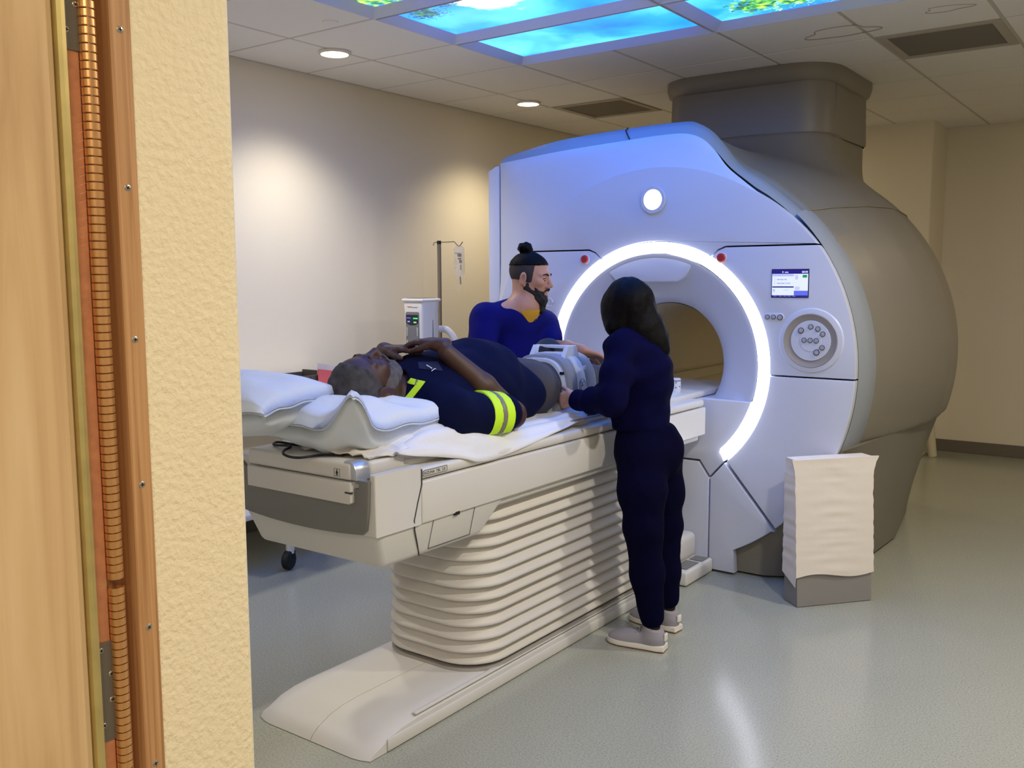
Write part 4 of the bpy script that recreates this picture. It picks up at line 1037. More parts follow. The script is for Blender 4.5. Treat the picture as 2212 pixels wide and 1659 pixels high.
for k in range(3):
    pbox('blue_light', (-.046+.013*k, -.0716, 1.250), (-.039+.013*k, -.0704, 1.255), led_b, 0); pbox('green_light', (.012+.014*k, -.0716, 1.247), (.020+.014*k, -.0704, 1.254), led_g, 0)
pbox('blue_light', (-.040, -.0716, 1.226), (-.020, -.0704, 1.234), emit_flat('led_blue2', (120, 150, 220), .6), 0); pbox('green_light', (.014, -.0716, 1.222), (.038, -.0704, 1.230), emit_flat('led_green2', (110, 210, 120), .7), 0)
for zz in (1.14, 1.06, .98, .93):
    pbox('key', (-.052, -.0712, zz), (-.040, -.068, zz+.055), m_pk, .002); pbox('key', (.038, -.0712, zz), (.050, -.068, zz+.055), m_pk, .002)
pbox('lettering', (-.045, -.0658, 1.318), (-.005, -.0648, 1.323), mat('lettering_red', (190, 80, 70), .6), 0); pbox('lettering', (-.003, -.0658, 1.316), (.045, -.0648, 1.320), m_pg, 0)
pbox('side_groove', (.0765, .03, .92), (.0795, .034, 1.24), m_tl, 0)
ha = MB(); ha.tube([tuple(PM @ Vector(p)) for p in spline([(.06, .10, 1.18), (.10, .14, 1.17), (.14, .17, 1.10), (.155, .18, .98)], 6)], .022, 12); ha.obj('grab_handle', m_pw, pu)
MB().tube([tuple(PM @ Vector((0, 0, z))) for z in (.05, .5, .87)], .03, 14).obj('stand_column', m_pw, pu)
MB().lathe([(.001, .0), (.17, .0), (.17, .03), (.05, .055), (.001, .056)], 28, PM).obj('stand_base', m_pw, pu)
# IV pole with a bag of clear fluid
m_steel = mat('pole_steel', (150, 140, 130), .35, .75)
ivp = empty('iv_pole', (-4.12, 4.81, 0), 'slim steel drip pole with hooks beside the injector', 'iv pole')
PX, PY = -4.12, 4.81
MB().tube([(PX, PY, .05), (PX, PY, .9), (PX, PY, 1.745)], .0135, 14).obj('pole', m_steel, ivp)
MB().tube([(PX, PY, 1.725), (PX, PY, 1.748)], .0145, 14).obj('pole_cap', m_ink, ivp)
for sx in (1, -1):
    d = Vector((.86, .51, 0))*sx; L = .142 if sx > 0 else .036
    p = [Vector((PX, PY, 1.738))+d*a+Vector((0, 0, h)) for a, h in (((0, 0), (L*.55, .002), (L*.72, .004), (L*.82, -.012), (L*.92, -.026), (L*1.0, -.024), (L*1.08, -.008), (L*1.13, .003)) if sx > 0 else ((0, 0), (L*.7, 0), (L, -.006), (L*1.05, -.022)))]
    MB().tube(p, .0032, 8).obj('hook', m_steel, ivp)
for k in range(5):
    a = 2*math.pi*k/5; MB().tube([(PX, PY, .07), (PX+.15*math.cos(a), PY+.15*math.sin(a), .055), (PX+.25*math.cos(a), PY+.25*math.sin(a), .03)], .012, 8).obj('foot', m_steel, ivp)
m_bag = mat('drip_bag_clear', (250, 246, 232), .2, alpha=.34, spec=.8); m_bagprint = mat('bag_print', (150, 146, 138), .6)
HB = Vector((PX, PY, .022))+Vector((.86, .51, 0))*.135
dx = Vector((.807, .59, 0))
bag = empty('drip_bag', (HB.x, HB.y, 1.43), 'clear fluid bag hanging from the drip pole hook', 'drip bag')
rows = []
for t, w_, d_ in ((0, .022, .003), (.06, .034, .004), (.12, .036, .008), (.4, .036, .016), (.75, .038, .018), (.92, .037, .012), (1, .028, .004)):
    z = 1.69-.205*t; rows.append([tuple(HB+dx*(w_*math.cos(a))+Vector((-.59, .807, 0))*(d_*math.sin(a))+Vector((0, 0, z))) for a in np.linspace(0, 6.283, 25)[:-1]])
MB().loft(rows).obj('bag', m_bag, bag)
for k, (u, z, wd, hh) in enumerate(((-.008, 1.640, .040, .004), (.004, 1.618, .026, .020), (.004, 1.60, .022, .010), (.010, 1.577, .018, .020), (.012, 1.53, .006, .035), (-.024, 1.60, .006, .003), (-.024, 1.585, .006, .003), (-.024, 1.57, .006, .003), (-.024, 1.545, .006, .003))):
    MB().box((-.5*wd, -.0006, 0), (.5*wd, .0006, hh), M=frame(tuple(HB+dx*u-Vector((-.59, .807, 0))*.0185+Vector((0, 0, z))), (0, 0, 1), dx)).obj('print', m_bagprint, bag, smooth=False)
MB().tube([tuple(HB+dx*u+Vector((0, 0, z))) for u, z in ((-.004, 1.487), (-.004, 1.465), (-.002, 1.45))], .006, 8).obj('port', m_bag, bag)
MB().tube([tuple(HB+dx*u+Vector((0, 0, z))) for u, z in ((.006, 1.487), (.008, 1.46), (.010, 1.435))], .004, 8).obj('port', m_bagprint, bag)
MB().tube([tuple(HB+dx*u+Vector((0, 0, z))) for u, z in ((-.002, 1.45), (-.004, 1.42), (-.005, 1.38))], .005, 8).obj('drip_chamber', m_bag, bag)
# ================================================================== people
def at(px, py, depth):
    """world point seen at a photo pixel, at a given distance along the optical axis"""
    return np.array(Vector((0, 0, HC)) + depth*(_f + (px-1106)/F_PX*_r - (py-829.5)/F_PX*_u))
def nrm(v): v = np.array(v, float); return v/np.linalg.norm(v)
def axes(fwd, up):
    """rotation with columns: side (person's left), forward, up"""
    f = nrm(fwd); u = np.array(up, float); u = nrm(u-f*(u@f)); s = np.cross(u, f)   # up x fwd = left
    return np.stack([s, f, u], 1)
class Head:
    def __init__(s, c, R, k=1.): s.c = np.array(c, float); s.R = R; s.k = k
    def p(s, *q): return s.c+s.R@(np.array(q)*s.k)
    def d(s, *q): return s.R@np.array(q, float)
    def base(s, S, ears=True, heavy=0.):
        k = s.k; P = s.p; R = s.R; r = lambda *a: tuple(x*k for x in a)
        S.ell(P(0, -.014, .034), r(.0755, .097, .086), R, .0); S.ell(P(0, .022, -.03), r(.063+heavy, .066, .085), R, .03)
        S.ell(P(0, .056, -.092), r(.028, .026, .022), R, .02)
        for q in (-1, 1):
            S.cone(P(q*.052, -.004, -.058), .022*k, P(q*.024, .052, -.092), .018*k, .025)
            S.ell(P(q*.041, .058, -.016), r(.022, .022, .018), R, .02)
            S.cone(P(q*.012, .083, .021), .011*k, P(q*.044, .066, .020), .010*k, .012)
            S.ell(P(q*.032, .100, .001), r(.017, .016, .009), R, .012, 's')
            S.ell(P(q*.0315, .0735, .002), r(.0135, .0125, .0115), R, .004)       # closed or lowered lid
            S.ell(P(q*.0125, .093, -.036), r(.0095, .012, .0085), R, .008)
            if ears:
                Re = R@np.array(Euler((math.radians(-8), 0, math.radians(-q*22))).to_matrix())
                S.ell(P(q*.0795, -.012, -.006), r(.009, .020, .032), Re, .008); S.ell(P(q*.0885, -.008, -.004), r(.007, .011, .020), Re, .004, 's')
                S.ell(P(q*.079, -.004, -.033), r(.007, .009, .010), R, .006)
        S.cone(P(0, .080, .016), .0095*k, P(0, .104, -.026), .0120*k, .012); S.ell(P(0, .107, -.029), r(.011, .010, .0095), R, .008)
        S.cone(P(-.019, .076, -.0615), .0065*k, P(0, .085, -.0600), .0068*k, .008); S.cone(P(.019, .076, -.0615), .0065*k, P(0, .085, -.0600), .0068*k, .008)
        S.cone(P(-.016, .076, -.0735), .0070*k, P(0, .083, -.0745), .0080*k, .008); S.cone(P(.016, .076, -.0735), .0070*k, P(0, .083, -.0745), .0080*k, .008)
        S.cone(P(-.024, .082, -.0672), .0016, P(.024, .082, -.0672), .0016, .004, 's')
        return S
def hand(S, wrist, d, n, side, s=1., curl=(.25, .35, .25), spread=.05, thumb=.6, k=.010, tcurl=.3):
    """five-fingered hand; d finger direction, n direction the palm faces, side: +1/-1 which side the thumb leaves"""
    w = np.array(wrist, float); d = nrm(d); n = np.array(n, float); n = nrm(n-d*(n@d)); t = np.cross(d, n)*side
    tips = []
    offs = (.0275, .0095, -.0095, -.027); leng = (.070, .079, .073, .057); kn = (.088, .092, .088, .079)
    c = curl if isinstance(curl[0], (tuple, list)) else (curl,)*4
    for i in range(4):
        K = w+d*kn[i]*s+t*offs[i]*s
        S.cone(w+d*.012*s+t*offs[i]*.62*s, .0145*s, K, .0115*s, .014)
        dd = nrm(d+t*spread*(1.5-i)); p = K; a = 0.
        for j, (f, r0, r1) in enumerate(((.46, .0098, .0090), (.30, .0090, .0082), (.24, .0082, .0070))):
            a += c[i][j]; v = dd*math.cos(a)+n*math.sin(a); q = p+v*leng[i]*f*s
            S.cone(p, r0*s*(.9 if i == 3 else 1), q, r1*s*(.88 if i == 3 else 1), .005); p = q
        tips.append((p, v))
    b = w+d*.022*s+t*.022*s; S.ell(b+d*.012*s+n*.006*s, (.018*s,)*3, None, .014)
    v1 = nrm(d*math.cos(thumb)+t*math.sin(thumb)+n*.25); m = b+v1*.044*s; v2 = nrm(v1*math.cos(tcurl)+(d*.5+n*.5)*math.sin(tcurl)); q = m+v2*.032*s; v3 = nrm(v2+.25*(d+n*.4)); e = q+v3*.026*s
    S.cone(b, .0135*s, m, .0112*s, .008); S.cone(m, .0112*s, q, .0102*s, .004); S.cone(q, .0102*s, e, .0085*s, .004); tips.append((e, v3))
    return tips
def nails(tips, n, m, parent, r=.0055):
    for p, v in tips:
        nn = -np.array(n, float); nn = nrm(nn-v*(nn@v)); c = p+nn*.0062+v*.002
        M_ = frame(tuple(c), tuple(nn), tuple(v)); b = MB().lathe([(r, -.0006), (r*.9, .0008), (r*.3, .0015), (.0002, .0016)], 12, M_ @ Matrix.Diagonal((1.15, .85, 1, 1))); b.obj('fingernail', m, parent)
def ray_hit(obj, px, py):
    M_ = obj.matrix_world.inverted(); o = Vector((0, 0, HC)); d = (Vector(at(px, py, 1.))-o).normalized()
    ok, loc, nn, _ = obj.ray_cast(M_ @ o, (M_.to_3x3() @ d).normalized())
    return (obj.matrix_world @ loc, (obj.matrix_world.to_3x3() @ nn).normalized()) if ok else None
def patch(name, obj, quads, m, parent, off=.0025, n=8):
    """thin sewn-on piece following the surface of obj, outlined by quads"""
    bpy.context.view_layer.update(); b = MB()
    for Q in quads:
        V = []; ok = True
        for lift in (off, off*.2):
            for i in range(n+1):
                for j in range(n+1):
                    u, v = i/n, j/n
                    x = (1-u)*((1-v)*Q[0][0]+v*Q[3][0])+u*((1-v)*Q[1][0]+v*Q[2][0]); y = (1-u)*((1-v)*Q[0][1]+v*Q[3][1])+u*((1-v)*Q[1][1]+v*Q[2][1])
                    h = ray_hit(obj, x, y)
                    if h is None: ok = False; break
                    V.append(tuple(h[0]+h[1]*lift))
                if not ok: break
            if not ok: break
        if not ok: continue
        N = (n+1)**2; Fc = []
        for i in range(n):
            for j in range(n):
                q = (i*(n+1)+j, (i+1)*(n+1)+j, (i+1)*(n+1)+j+1, i*(n+1)+j+1); Fc.append(q)
        ring = [i*(n+1) for i in range(n+1)]+[n*(n+1)+j for j in range(1, n+1)]+[i*(n+1)+n for i in range(n-1, -1, -1)]+[j for j in range(n-1, 0, -1)]
        for k in range(len(ring)): a, c = ring[k], ring[(k+1) % len(ring)]; Fc.append((a, c, N+c, N+a))
        b.add(V, Fc)
    return b.obj(name, m, parent, sharp=50) if b.v else None

# ------------------------------------------------------------------ materials
def skin(name, rgb, v=.06): return mat(name, rgb, .5, vary=(40, v), bump=(300, .08, .001))
m_skin_m, m_skin_w, m_skin_p = skin('skin_tan', (196, 142, 114)), skin('skin_light', (214, 164, 140)), skin('skin_dark', (72, 45, 36), .12)
m_hair = mat('black_hair', (6, 4, 6), .55, spec=.12, bump=(160, .5, .004)); m_stub = mat('shaved_hair', (56, 48, 46), .8, bump=(400, .4, .002))
m_beard = mat('beard_black', (24, 19, 18), .75, bump=(220, .6, .004)); m_grey = mat('grizzled_hair', (74, 72, 74), .9, bump=(350, .7, .003), vary=(28, .55)); m_greyb = mat('grey_beard', (96, 92, 92), .9, bump=(350, .7, .003), vary=(60, .35))
m_scrub = mat('scrub_royal_navy', (14, 15, 96), .85, spec=.12, bump=(500, .15, .001)); m_scrub2 = mat('scrub_trousers_navy', (22, 24, 84), .85, bump=(500, .15, .001))
m_wnavy = mat('jacket_navy', (6, 6, 48), .9, spec=.08, bump=(400, .2, .001)); m_wpant = mat('joggers_navy', (6, 6, 36), .95, spec=.06, bump=(400, .2, .001))
m_pshirt = mat('work_shirt_navy', (6, 12, 50), .85, spec=.12, bump=(400, .2, .001)); m_ptrou = mat('grey_trousers', (66, 64, 70), .85, bump=(350, .25, .001))
m_hiv = mat('hi_vis_yellow', (206, 255, 44), .6); m_refl = mat('reflective_grey', (128, 124, 120), .4)
m_shoe = mat('shoe_grey', (152, 148, 158), .7, bump=(250, .2, .001)); m_sole = mat('sole_white', (232, 228, 220), .6); m_gum = mat('sole_gum', (150, 96, 66), .7)
m_yell = mat('undershirt_yellow', (214, 160, 40), .85); m_nail_p = mat('nail_pale', (150, 112, 96), .35); m_sock = mat('black_sock', (12, 12, 14), .9)
m_eye = mat('eye_white', (220, 214, 208), .3); m_iris = mat('iris_dark', (30, 20, 16), .2)

# ================================================================== the woman
WD = 3.79
hipL, kneL, ankL = at(1383, 985, 3.74), at(1389, 1140, 3.71), at(1408, 1338, 3.75)
hipR, kneR, ankR = at(1420, 985, 3.87), at(1436, 1135, 3.93), at(1441, 1318, 3.97)
ankL[2], ankR[2] = .085, .085
pel, wai, che, nec = at(1400, 965, 3.81), at(1382, 895, 3.79), at(1380, 795, 3.80), at(1368, 722, 3.82)
shL, elL, wrL = at(1344, 752, 3.69), at(1322, 866, 3.60), at(1246, 862, 3.77)
shR, elR, wrR = at(1408, 756, 3.93), at(1395, 860, 4.05), at(1300, 846, 3.98)
fW = nrm((-1, .08, 0))
hw = Head(at(1352, 668, 3.81), axes((-.93, .33, -.25), (-.12, 0, 1)), .92)
S = SDF((-2.25, 2.90, .80), (-1.40, 3.85, 1.56), .005)
hw.base(S); S.cone(hw.p(0, -.03, -.05), .05, nec, .055, .03)
S.chain([nec, che, wai, pel], [.06, .10, .095, .11], .03); S.chain([shL, elL, wrL], [.042, .036, .026], .02); S.chain([shR, elR, wrR], [.042, .036, .026], .02); S.cone(shL, .04, nec, .045, .03); S.cone(shR, .04, nec, .045, .03)
hand(S, wrL, (-.72, .1, -.12), (-.25, .9, -.2), -1, .90, ((.5, .8, .5),)*4, thumb=.5)
hand(S, wrR, (-.9, -.2, -.1), (0, 0, -1), 1, .90, ((.4, .5, .3),)*4)
woman = S.obj('person', m_skin_w, None, relax=1, origin=(float(pel[0]), float(pel[1]), 0.)); tag(woman, 'woman with long dark hair in navy jacket and joggers, back turned, beside the table', 'person')
S = SDF((-2.2, 2.9, .78), (-1.35, 3.85, 1.36), .006)
S.chain([at(1368, 738, 3.81), at(1383, 795, 3.80), at(1384, 850, 3.79), at(1380, 890, 3.79), at(1386, 915, 3.79)], [.085, .108, .108, .106, .108], .05)
S.cone(shL, .060, at(1372, 735, 3.80), .075, .05); S.cone(shR, .060, at(1372, 735, 3.80), .075, .05)
S.chain([shL, at(1330, 815, 3.63), elL], [.066, .060, .056], .03); S.chain([elL, at(1280, 866, 3.69), at(1250, 863, 3.76)], [.054, .046, .040], .03); S.chain([shR, elR, wrR], [.06, .052, .040], .03)
S.ell(at(1395, 805, 3.74), (.10, .10, .12), None, .05)
S.wrinkle(.0042, 52, seed=3, stretch=(.6, .6, 1.4)); S.half(at(1384, 927, 3.79), (.02, 0, -1), .01)
S.obj('jacket', m_wnavy, woman, relax=2)
S = SDF((-2.05, 2.95, .06), (-1.40, 3.85, 1.0), .006)
S.cone(at(1386, 920, 3.79), .098, pel, .120, .04); S.cone(pel, .120, hipL, .092, .05); S.cone(pel, .12, hipR, .092, .05); S.ell(at(1417, 985, 3.80), (.092, .10, .10), None, .05)
S.chain([hipL, at(1388, 1060, 3.71), kneL, at(1398, 1240, 3.74), ankL+[0, 0, .05]], [.098, .094, .074, .066, .050], .03)
S.chain([hipR, at(1432, 1060, 3.9), kneR, at(1437, 1230, 3.95), ankR+[0, 0, .05]], [.098, .088, .070, .062, .048], .03)
S.wrinkle(.0024, 46, seed=8, stretch=(1, 1, 1.2)); 
S.half((0, 0, .095), (0, 0, -1)); S.half(at(1384, 914, 3.79), (0, 0, 1), .01)
S.obj('joggers', m_wpant, woman, relax=2)
for a, dr, nm in ((ankL, (-1, -.14, 0), 'L'), (ankR, (-1, .10, 0), 'R')):
    fd = Vector(nrm(dr)); sd = Vector((-fd.y, fd.x, 0)); Ms = Matrix(((fd.x, sd.x, 0, a[0]), (fd.y, sd.y, 0, a[1]), (0, 0, 1, 0), (0, 0, 0, 1)))
    MB().tube([(a[0], a[1], z) for z in (.05, .09, .14)], [.034, .034, .038], 14).obj('sock', m_sock, woman)
    prof = [(-.060, .022), (-.058, .028), (-.03, .034), (.02, .034), (.08, .038), (.13, .040), (.165, .032), (.185, .014), (.188, .004)]
    def outline(g, z, prof=prof): return [tuple(Ms @ Vector((x, y+g*(1 if y > 0 else 0), z))) for x, y in prof]+[tuple(Ms @ Vector((x, -y-g*(1 if y > 0 else 0), z))) for x, y in prof[::-1]]
    MB().loft([outline(.000, .002), outline(.002, .006)]).obj('outsole', m_gum, woman)
    MB().loft([outline(.003, .0065), outline(.005, .014), outline(.003, .026)]).obj('midsole', m_sole, woman)
    S = SDF(tuple(np.minimum(a, a+np.array(fd)*.2)-.09), tuple(np.maximum(a, a+np.array(fd)*.2)+np.array([.09, .09, .08])), .004)
    P = lambda x, y, z: tuple(Ms @ Vector((x, y, z)))
    Rr = np.array(Ms.to_3x3())
    S.ell(P(.125, 0, .026), (.062, .040, .030), Rr, .0); S.ell(P(.06, 0, .035), (.08, .036, .040), Rr, .03); S.ell(P(-.015, 0, .045), (.044, .034, .045), Rr, .03); S.cone(P(-.005, 0, .06), .040, P(-.005, 0, .088), .041, .02)
    S.half((0, 0, .022), (0, 0, -1)); S.half((a[0], a[1], .096), (-fd.x*.25, -fd.y*.25, 1)); S.ell(P(0, 0, .11), (.033, .028, .035), Rr, .004, 's')
    so = S.obj('shoe', m_shoe, woman, relax=1)
    for i in range(5):
        x = .045+.016*i; z = .081-.0075*i
        MB().tube([P(x, -.024, z-.008), P(x+.003, 0, z+.004), P(x, .024, z-.008)], .003, 6).obj('lace', m_sole if False else m_shoe, so)
    MB().box((-.064, -.014, .045), (-.056, .014, .075), .003, M=Ms).obj('heel_tab', m_sole, so)
# hair: cap plus a long fall over the back
S = SDF((-2.15, 3.05, 1.02), (-1.45, 3.75, 1.56), .005)
S.ell(hw.p(0, -.014, .034), (.078, .097, .091), hw.R, 0)
S.cone(hw.p(0, -.03, .02), .080, at(1362, 705, 3.80), .080, .06); S.cone(hw.p(0, -.05, .0), .070, at(1400, 730, 3.77), .066, .07); S.cone(at(1398, 722, 3.77), .066, at(1428, 760, 3.74), .034, .07)
S.cone(hw.p(.056, .03, .01), .032, at(1324, 706, 3.75), .030, .06); S.cone(hw.p(-.056, .03, 0), .036, at(1395, 705, 3.92), .04, .05)
S.cone(hw.p(0, .125, -.11), .046, hw.p(0, .115, .01), .046, .02, 's')
S.wrinkle(.0012, 150, seed=5, stretch=(1, 1, .2))
S.obj('hair', m_hair, woman, relax=2)
gl = MB()
for q in (-1, 1):
    gl.tube([tuple(hw.p(q*.034+.023*math.cos(t), .100-.01*abs(math.cos(t)), .002+.018*math.sin(t))) for t in np.linspace(0, 6.283, 21)[:-1]], .0016, 6, closed=True)
    gl.tube([tuple(hw.p(q*.060, .090, .006)), tuple(hw.p(q*.080, .06, .008)), tuple(hw.p(q*.082, .0, .006))], .0015, 6)
gl.tube([tuple(hw.p(-.012, .102, .004)), tuple(hw.p(.012, .102, .004))], .0015, 6); gl.obj('glasses', m_refl, woman)
for q in (-1, 1): MB().lathe([(.0225, -.0008), (.021, .0006), (.0002, .0018)], 20, frame(tuple(hw.p(q*.034, .0985, .002)), tuple(hw.d(q*.25, 1, 0))) @ Matrix.Diagonal((1, .8, 1, 1))).obj('glasses_lens', mat('lens', (200, 210, 230), .05, spec=1., alpha=.35), woman)

# ================================================================== the man behind the table
MDP = 4.80
fM = nrm((.93, -.36, 0)); sM = np.array([.36, .93, 0])           # sM: his left
hm = Head(at(1147, 600, 4.80), axes((.95, .26, -.10), (.05, 0, 1)), 1.06)
neM = at(1133, 662, 4.81); chM = at(1112, 735, 4.84); beM = at(1108, 830, 4.86)
sRm, eRm, wRm = at(1048, 690, 4.74), at(1036, 775, 4.66), at(1085, 815, 4.50)
sLm, eLm, wLm = at(1176, 702, 4.98), at(1192, 752, 4.86), at(1258, 757, 4.70)
lo = np.minimum.reduce([hm.c-.2, sRm-.1, sLm-.1, beM-.2, wRm-.12, wLm-.15]); hi = np.maximum.reduce([hm.c+.2, sRm+.1, sLm+.1, wLm+.22, wRm+.2])
S = SDF((lo[0], lo[1], .95), tuple(hi), .0036)
hm.base(S, heavy=.002); S.cone(hm.p(0, -.03, -.05), .062, neM, .064, .03); S.cone(neM, .062, chM, .09, .05)
S.cone(sRm, .055, neM, .06, .04); S.cone(sLm, .055, neM, .06, .04)
S.chain([sRm, eRm, wRm], [.05, .045, .032], .02); S.chain([sLm, eLm, (eLm+wLm)/2, wLm], [.05, .044, .043, .030], .02)
hand(S, wLm, (.80, .50, -.30), (.1, -.3, -1), 1, 1.02, ((.25, .35, .25),)*4, spread=.10, thumb=.5)
man = S.obj('person', m_skin_m, None, relax=1, origin=(float(beM[0]), float(beM[1]), 0.)); tag(man, 'bearded man with a top knot in a navy scrub top, standing behind the table', 'person')
hem = .80
lo = np.minimum(sRm, np.minimum(sLm, beM))-.2; hi = np.maximum(sRm, np.maximum(sLm, beM))+.2
S = SDF((lo[0], lo[1], .72), (hi[0], hi[1], 1.50), .006)
fl_ = (tuple(fM), .74)
def tc(px, py, d): return at(px, py, d)
S.cone(at(1116, 715, 4.85), .150, at(1112, 790, 4.87), .158, .05, flat=fl_); S.cone(at(1112, 790, 4.87), .158, np.array([beM[0], beM[1], .78]), .165, .05, flat=fl_)
S.cone(sRm, .072, at(1108, 680, 4.83), .085, .05); S.cone(sLm, .072, at(1140, 685, 4.88), .085, .05)
S.chain([sRm, sRm*.4+eRm*.6], [.080, .076], .03); S.chain([sLm, sLm*.25+eLm*.75], [.078, .072], .03)
S.cone(neM+[0, 0, .045], .058, neM+[0, 0, .12], .085, .01, 's')
S.wrinkle(.0035, 34, seed=13, stretch=(1, 1, 1.2)); S.half((sRm*.45+eRm*.55), tuple(eRm-sRm)) if False else None
S.half((0, 0, .76), (0, 0, -1))
scr_top = S.obj('scrub_top', m_scrub, man, relax=2)
S = SDF((beM[0]-.25, beM[1]-.3, .05), (beM[0]+.25, beM[1]+.3, .90), .010)
for q in (-1, 1):
    h_ = np.array([beM[0], beM[1], .82])+sM*q*.09; S.chain([h_, h_*[1, 1, .55]+[.01, 0, .02], h_*[1, 1, .1]], [.115, .085, .062], .04)
S.half((0, 0, .07), (0, 0, -1)); S.obj('trousers', m_scrub2, man, relax=1)
for q in (-1, 1):
    c = np.array([beM[0], beM[1], 0])+sM*q*.09; S = SDF(tuple(c-.2+[0, 0, .19]), tuple(c+[.2, .2, .14]), .008)
    S.ell(c+np.array(fM)*.07+[0, 0, .035], (.13, .048, .04), axes(tuple(sM*-1), (0, 0, 1)), 0); S.cone(c+[0, 0, .05], .045, c+[0, 0, .10], .045, .02); S.half((0, 0, .004), (0, 0, -1)); S.obj('shoe', m_ink, man)
# undershirt in the neckline
patch('undershirt', man, [((1124, 672), (1166, 668), (1156, 698), (1143, 698))], m_yell, man, .004, 10)
patch('neckline_band', scr_top, [((1124, 640), (1131, 640), (1152, 691), (1149, 697))], m_scrub2, man, .006, 8)
patch('neckline_band', scr_top, [((1166, 662), (1171, 664), (1155, 697), (1152, 690))], m_scrub2, man, .006, 8)
# shaved sides, slicked top, bun
def cap(name, m, grow, planes, S=None, seed=1, wr=.001, par=man, hd=hm, base=None):
    S = SDF(tuple(hd.c-.17), tuple(hd.c+.17), .0036)
    k = hd.k; S.ell(hd.p(0, -.014, .034), tuple((x+grow)*k for x in (.0755, .097, .086)), hd.R, 0)
    S.ell(hd.p(0, .022, -.03), tuple((x+grow*.6)*k for x in (.063, .064, .080)), hd.R, .03)
    for p, n_ in planes: S.half(hd.p(*p), hd.d(*n_), .004)
    if wr: S.wrinkle(wr, 140, seed=seed, stretch=(.4, 1, .4))
    return S.obj(name, m, par, relax=1)
cap('shaved_hair', m_stub, .0022, [((0, .036, .05), (0, 1, -.06)), ((0, -.05, -.045), (0, .30, -1))], wr=0)
cap('slicked_hair', m_hair, .0060, [((0, .0, .060), (0, .10, -1)), ((0, .076, .06), (0, 1, -.25))], seed=4, wr=.0012)
S = SDF(tuple(hm.p(0, -.04, .15)-.09), tuple(hm.p(0, -.04, .15)+.09), .0036)
S.ell(hm.p(0, -.045, .142), (.034, .036, .028), hm.R, 0); S.cone(hm.p(0, -.02, .118), .020, hm.p(0, -.045, .135), .024, .015); S.ell(hm.p(.004, -.062, .135), (.02, .02, .018), hm.R, .01); S.wrinkle(.003, 170, seed=6); S.obj('hair_bun', m_hair, man, relax=1)
S = SDF(tuple(hm.c-[.16, .16, .26]), tuple(hm.c+[.16, .16, .06]), .0036); k = hm.k
S.ell(hm.p(0, .022, -.03), (.0665*k, .0685*k, .0875*k), hm.R, 0); S.ell(hm.p(0, .056, -.094), (.036*k, .033*k, .030*k), hm.R, .02); S.cone(hm.p(0, .058, -.10), .032*k, hm.p(0, .066, -.150), .020*k, .02)
for q in (-1, 1): S.cone(hm.p(q*.055, -.004, -.05), .022*k, hm.p(q*.026, .05, -.094), .026*k, .02)
S.half(hm.p(0, .0, -.010), hm.d(0, .65, 1), .006); S.half(hm.p(0, -.012, 0), hm.d(0, -1, -.1)); S.ell(hm.p(0, .10, -.066), (.026*k, .03*k, .012*k), hm.R, .006, 's'); S.ell(hm.p(0, .085, -.03), (.050*k, .045*k, .030*k), hm.R, .01, 's')
S.wrinkle(.0022, 170, seed=16, stretch=(1, 1, .3)); S.obj('beard', m_beard, man, relax=1)
mu = MB()
for q in (-1, 1): mu.tube([tuple(hm.p(q*.003, .098, -.047)), tuple(hm.p(q*.016, .092, -.051)), tuple(hm.p(q*.028, .078, -.064))], [.0042, .0045, .003], 8)
mu.obj('moustache', m_beard, man)
for q in (-1, 1):
    MB().tube([tuple(hm.p(q*.014, .094, .020)), tuple(hm.p(q*.030, .091, .026)), tuple(hm.p(q*.048, .074, .020))], [.0040, .0042, .002], 8).obj('eyebrow', m_beard, man)
    e = MB().lathe([(.0088*math.cos(t), .0088*math.sin(t)) for t in np.linspace(-1.5, 1.5, 12)], 16, frame(tuple(hm.p(q*.0315, .0762, -.0030)), tuple(hm.d(0, 1, -.2)))).obj('eye', m_eye, man)
    MB().lathe([(.0052, -.001), (.0045, .0008), (.0002, .0012)], 12, frame(tuple(hm.p(q*.0325, .0848, -.0052)), tuple(hm.d(0, 1, -.3)))).obj('iris', m_iris, e)
    MB().tube([tuple(hm.p(q*.0315+.0135*math.cos(t), .0845-.006*abs(math.cos(t))**2, .0005+.0055*math.sin(t))) for t in np.linspace(.1, 3.04, 9)], .0020, 6).obj('eyelash', m_beard, man)

# ================================================================== the patient
hp_ = Head((-2.245, 2.228, 1.128), axes((.04, .14, 1), (.02, -1, .10)), 1.14)
sR, eR, wR = np.array((-2.040, 2.44, 1.02)), np.array((-1.985, 2.715, .995)), np.array((-2.135, 2.525, 1.228))
sL, eL, wL = np.array((-2.46, 2.44, 1.03)), np.array((-2.565, 2.70, 1.04)), np.array((-2.415, 2.50, 1.225))
S = SDF((-2.68, 2.08, .93), (-1.90, 2.95, 1.32), .0036)
hp_.base(S, heavy=.003); S.cone(hp_.p(0, -.03, -.05), .066, (-2.25, 2.44, 1.06), .075, .03)
S.chain([(-2.25, 2.44, 1.05), (-2.25, 2.65, 1.05)], [.09, .10], .05); S.cone(sR, .05, (-2.25, 2.46, 1.05), .07, .05); S.cone(sL, .05, (-2.25, 2.46, 1.05), .07, .05)
S.chain([sR, eR], [.055, .050], .02); S.chain([eR, eR*.55+wR*.45, wR], [.046, .047, .031], .02); S.chain([sL, eL], [.055, .05], .02); S.chain([eL, eL*.55+wL*.45, wL], [.046, .047, .031], .02)
dR, nR = nrm((-.93, -.10, .06)), nrm((-.1, .1, -1)); dL, nL = nrm((.93, .06, .10)), nrm((.05, .1, -1))
tipsL = hand(S, wL, dL, nL, -1, 1.04, ((.10, .15, .10),)*4, spread=.04, thumb=.35, tcurl=.1)
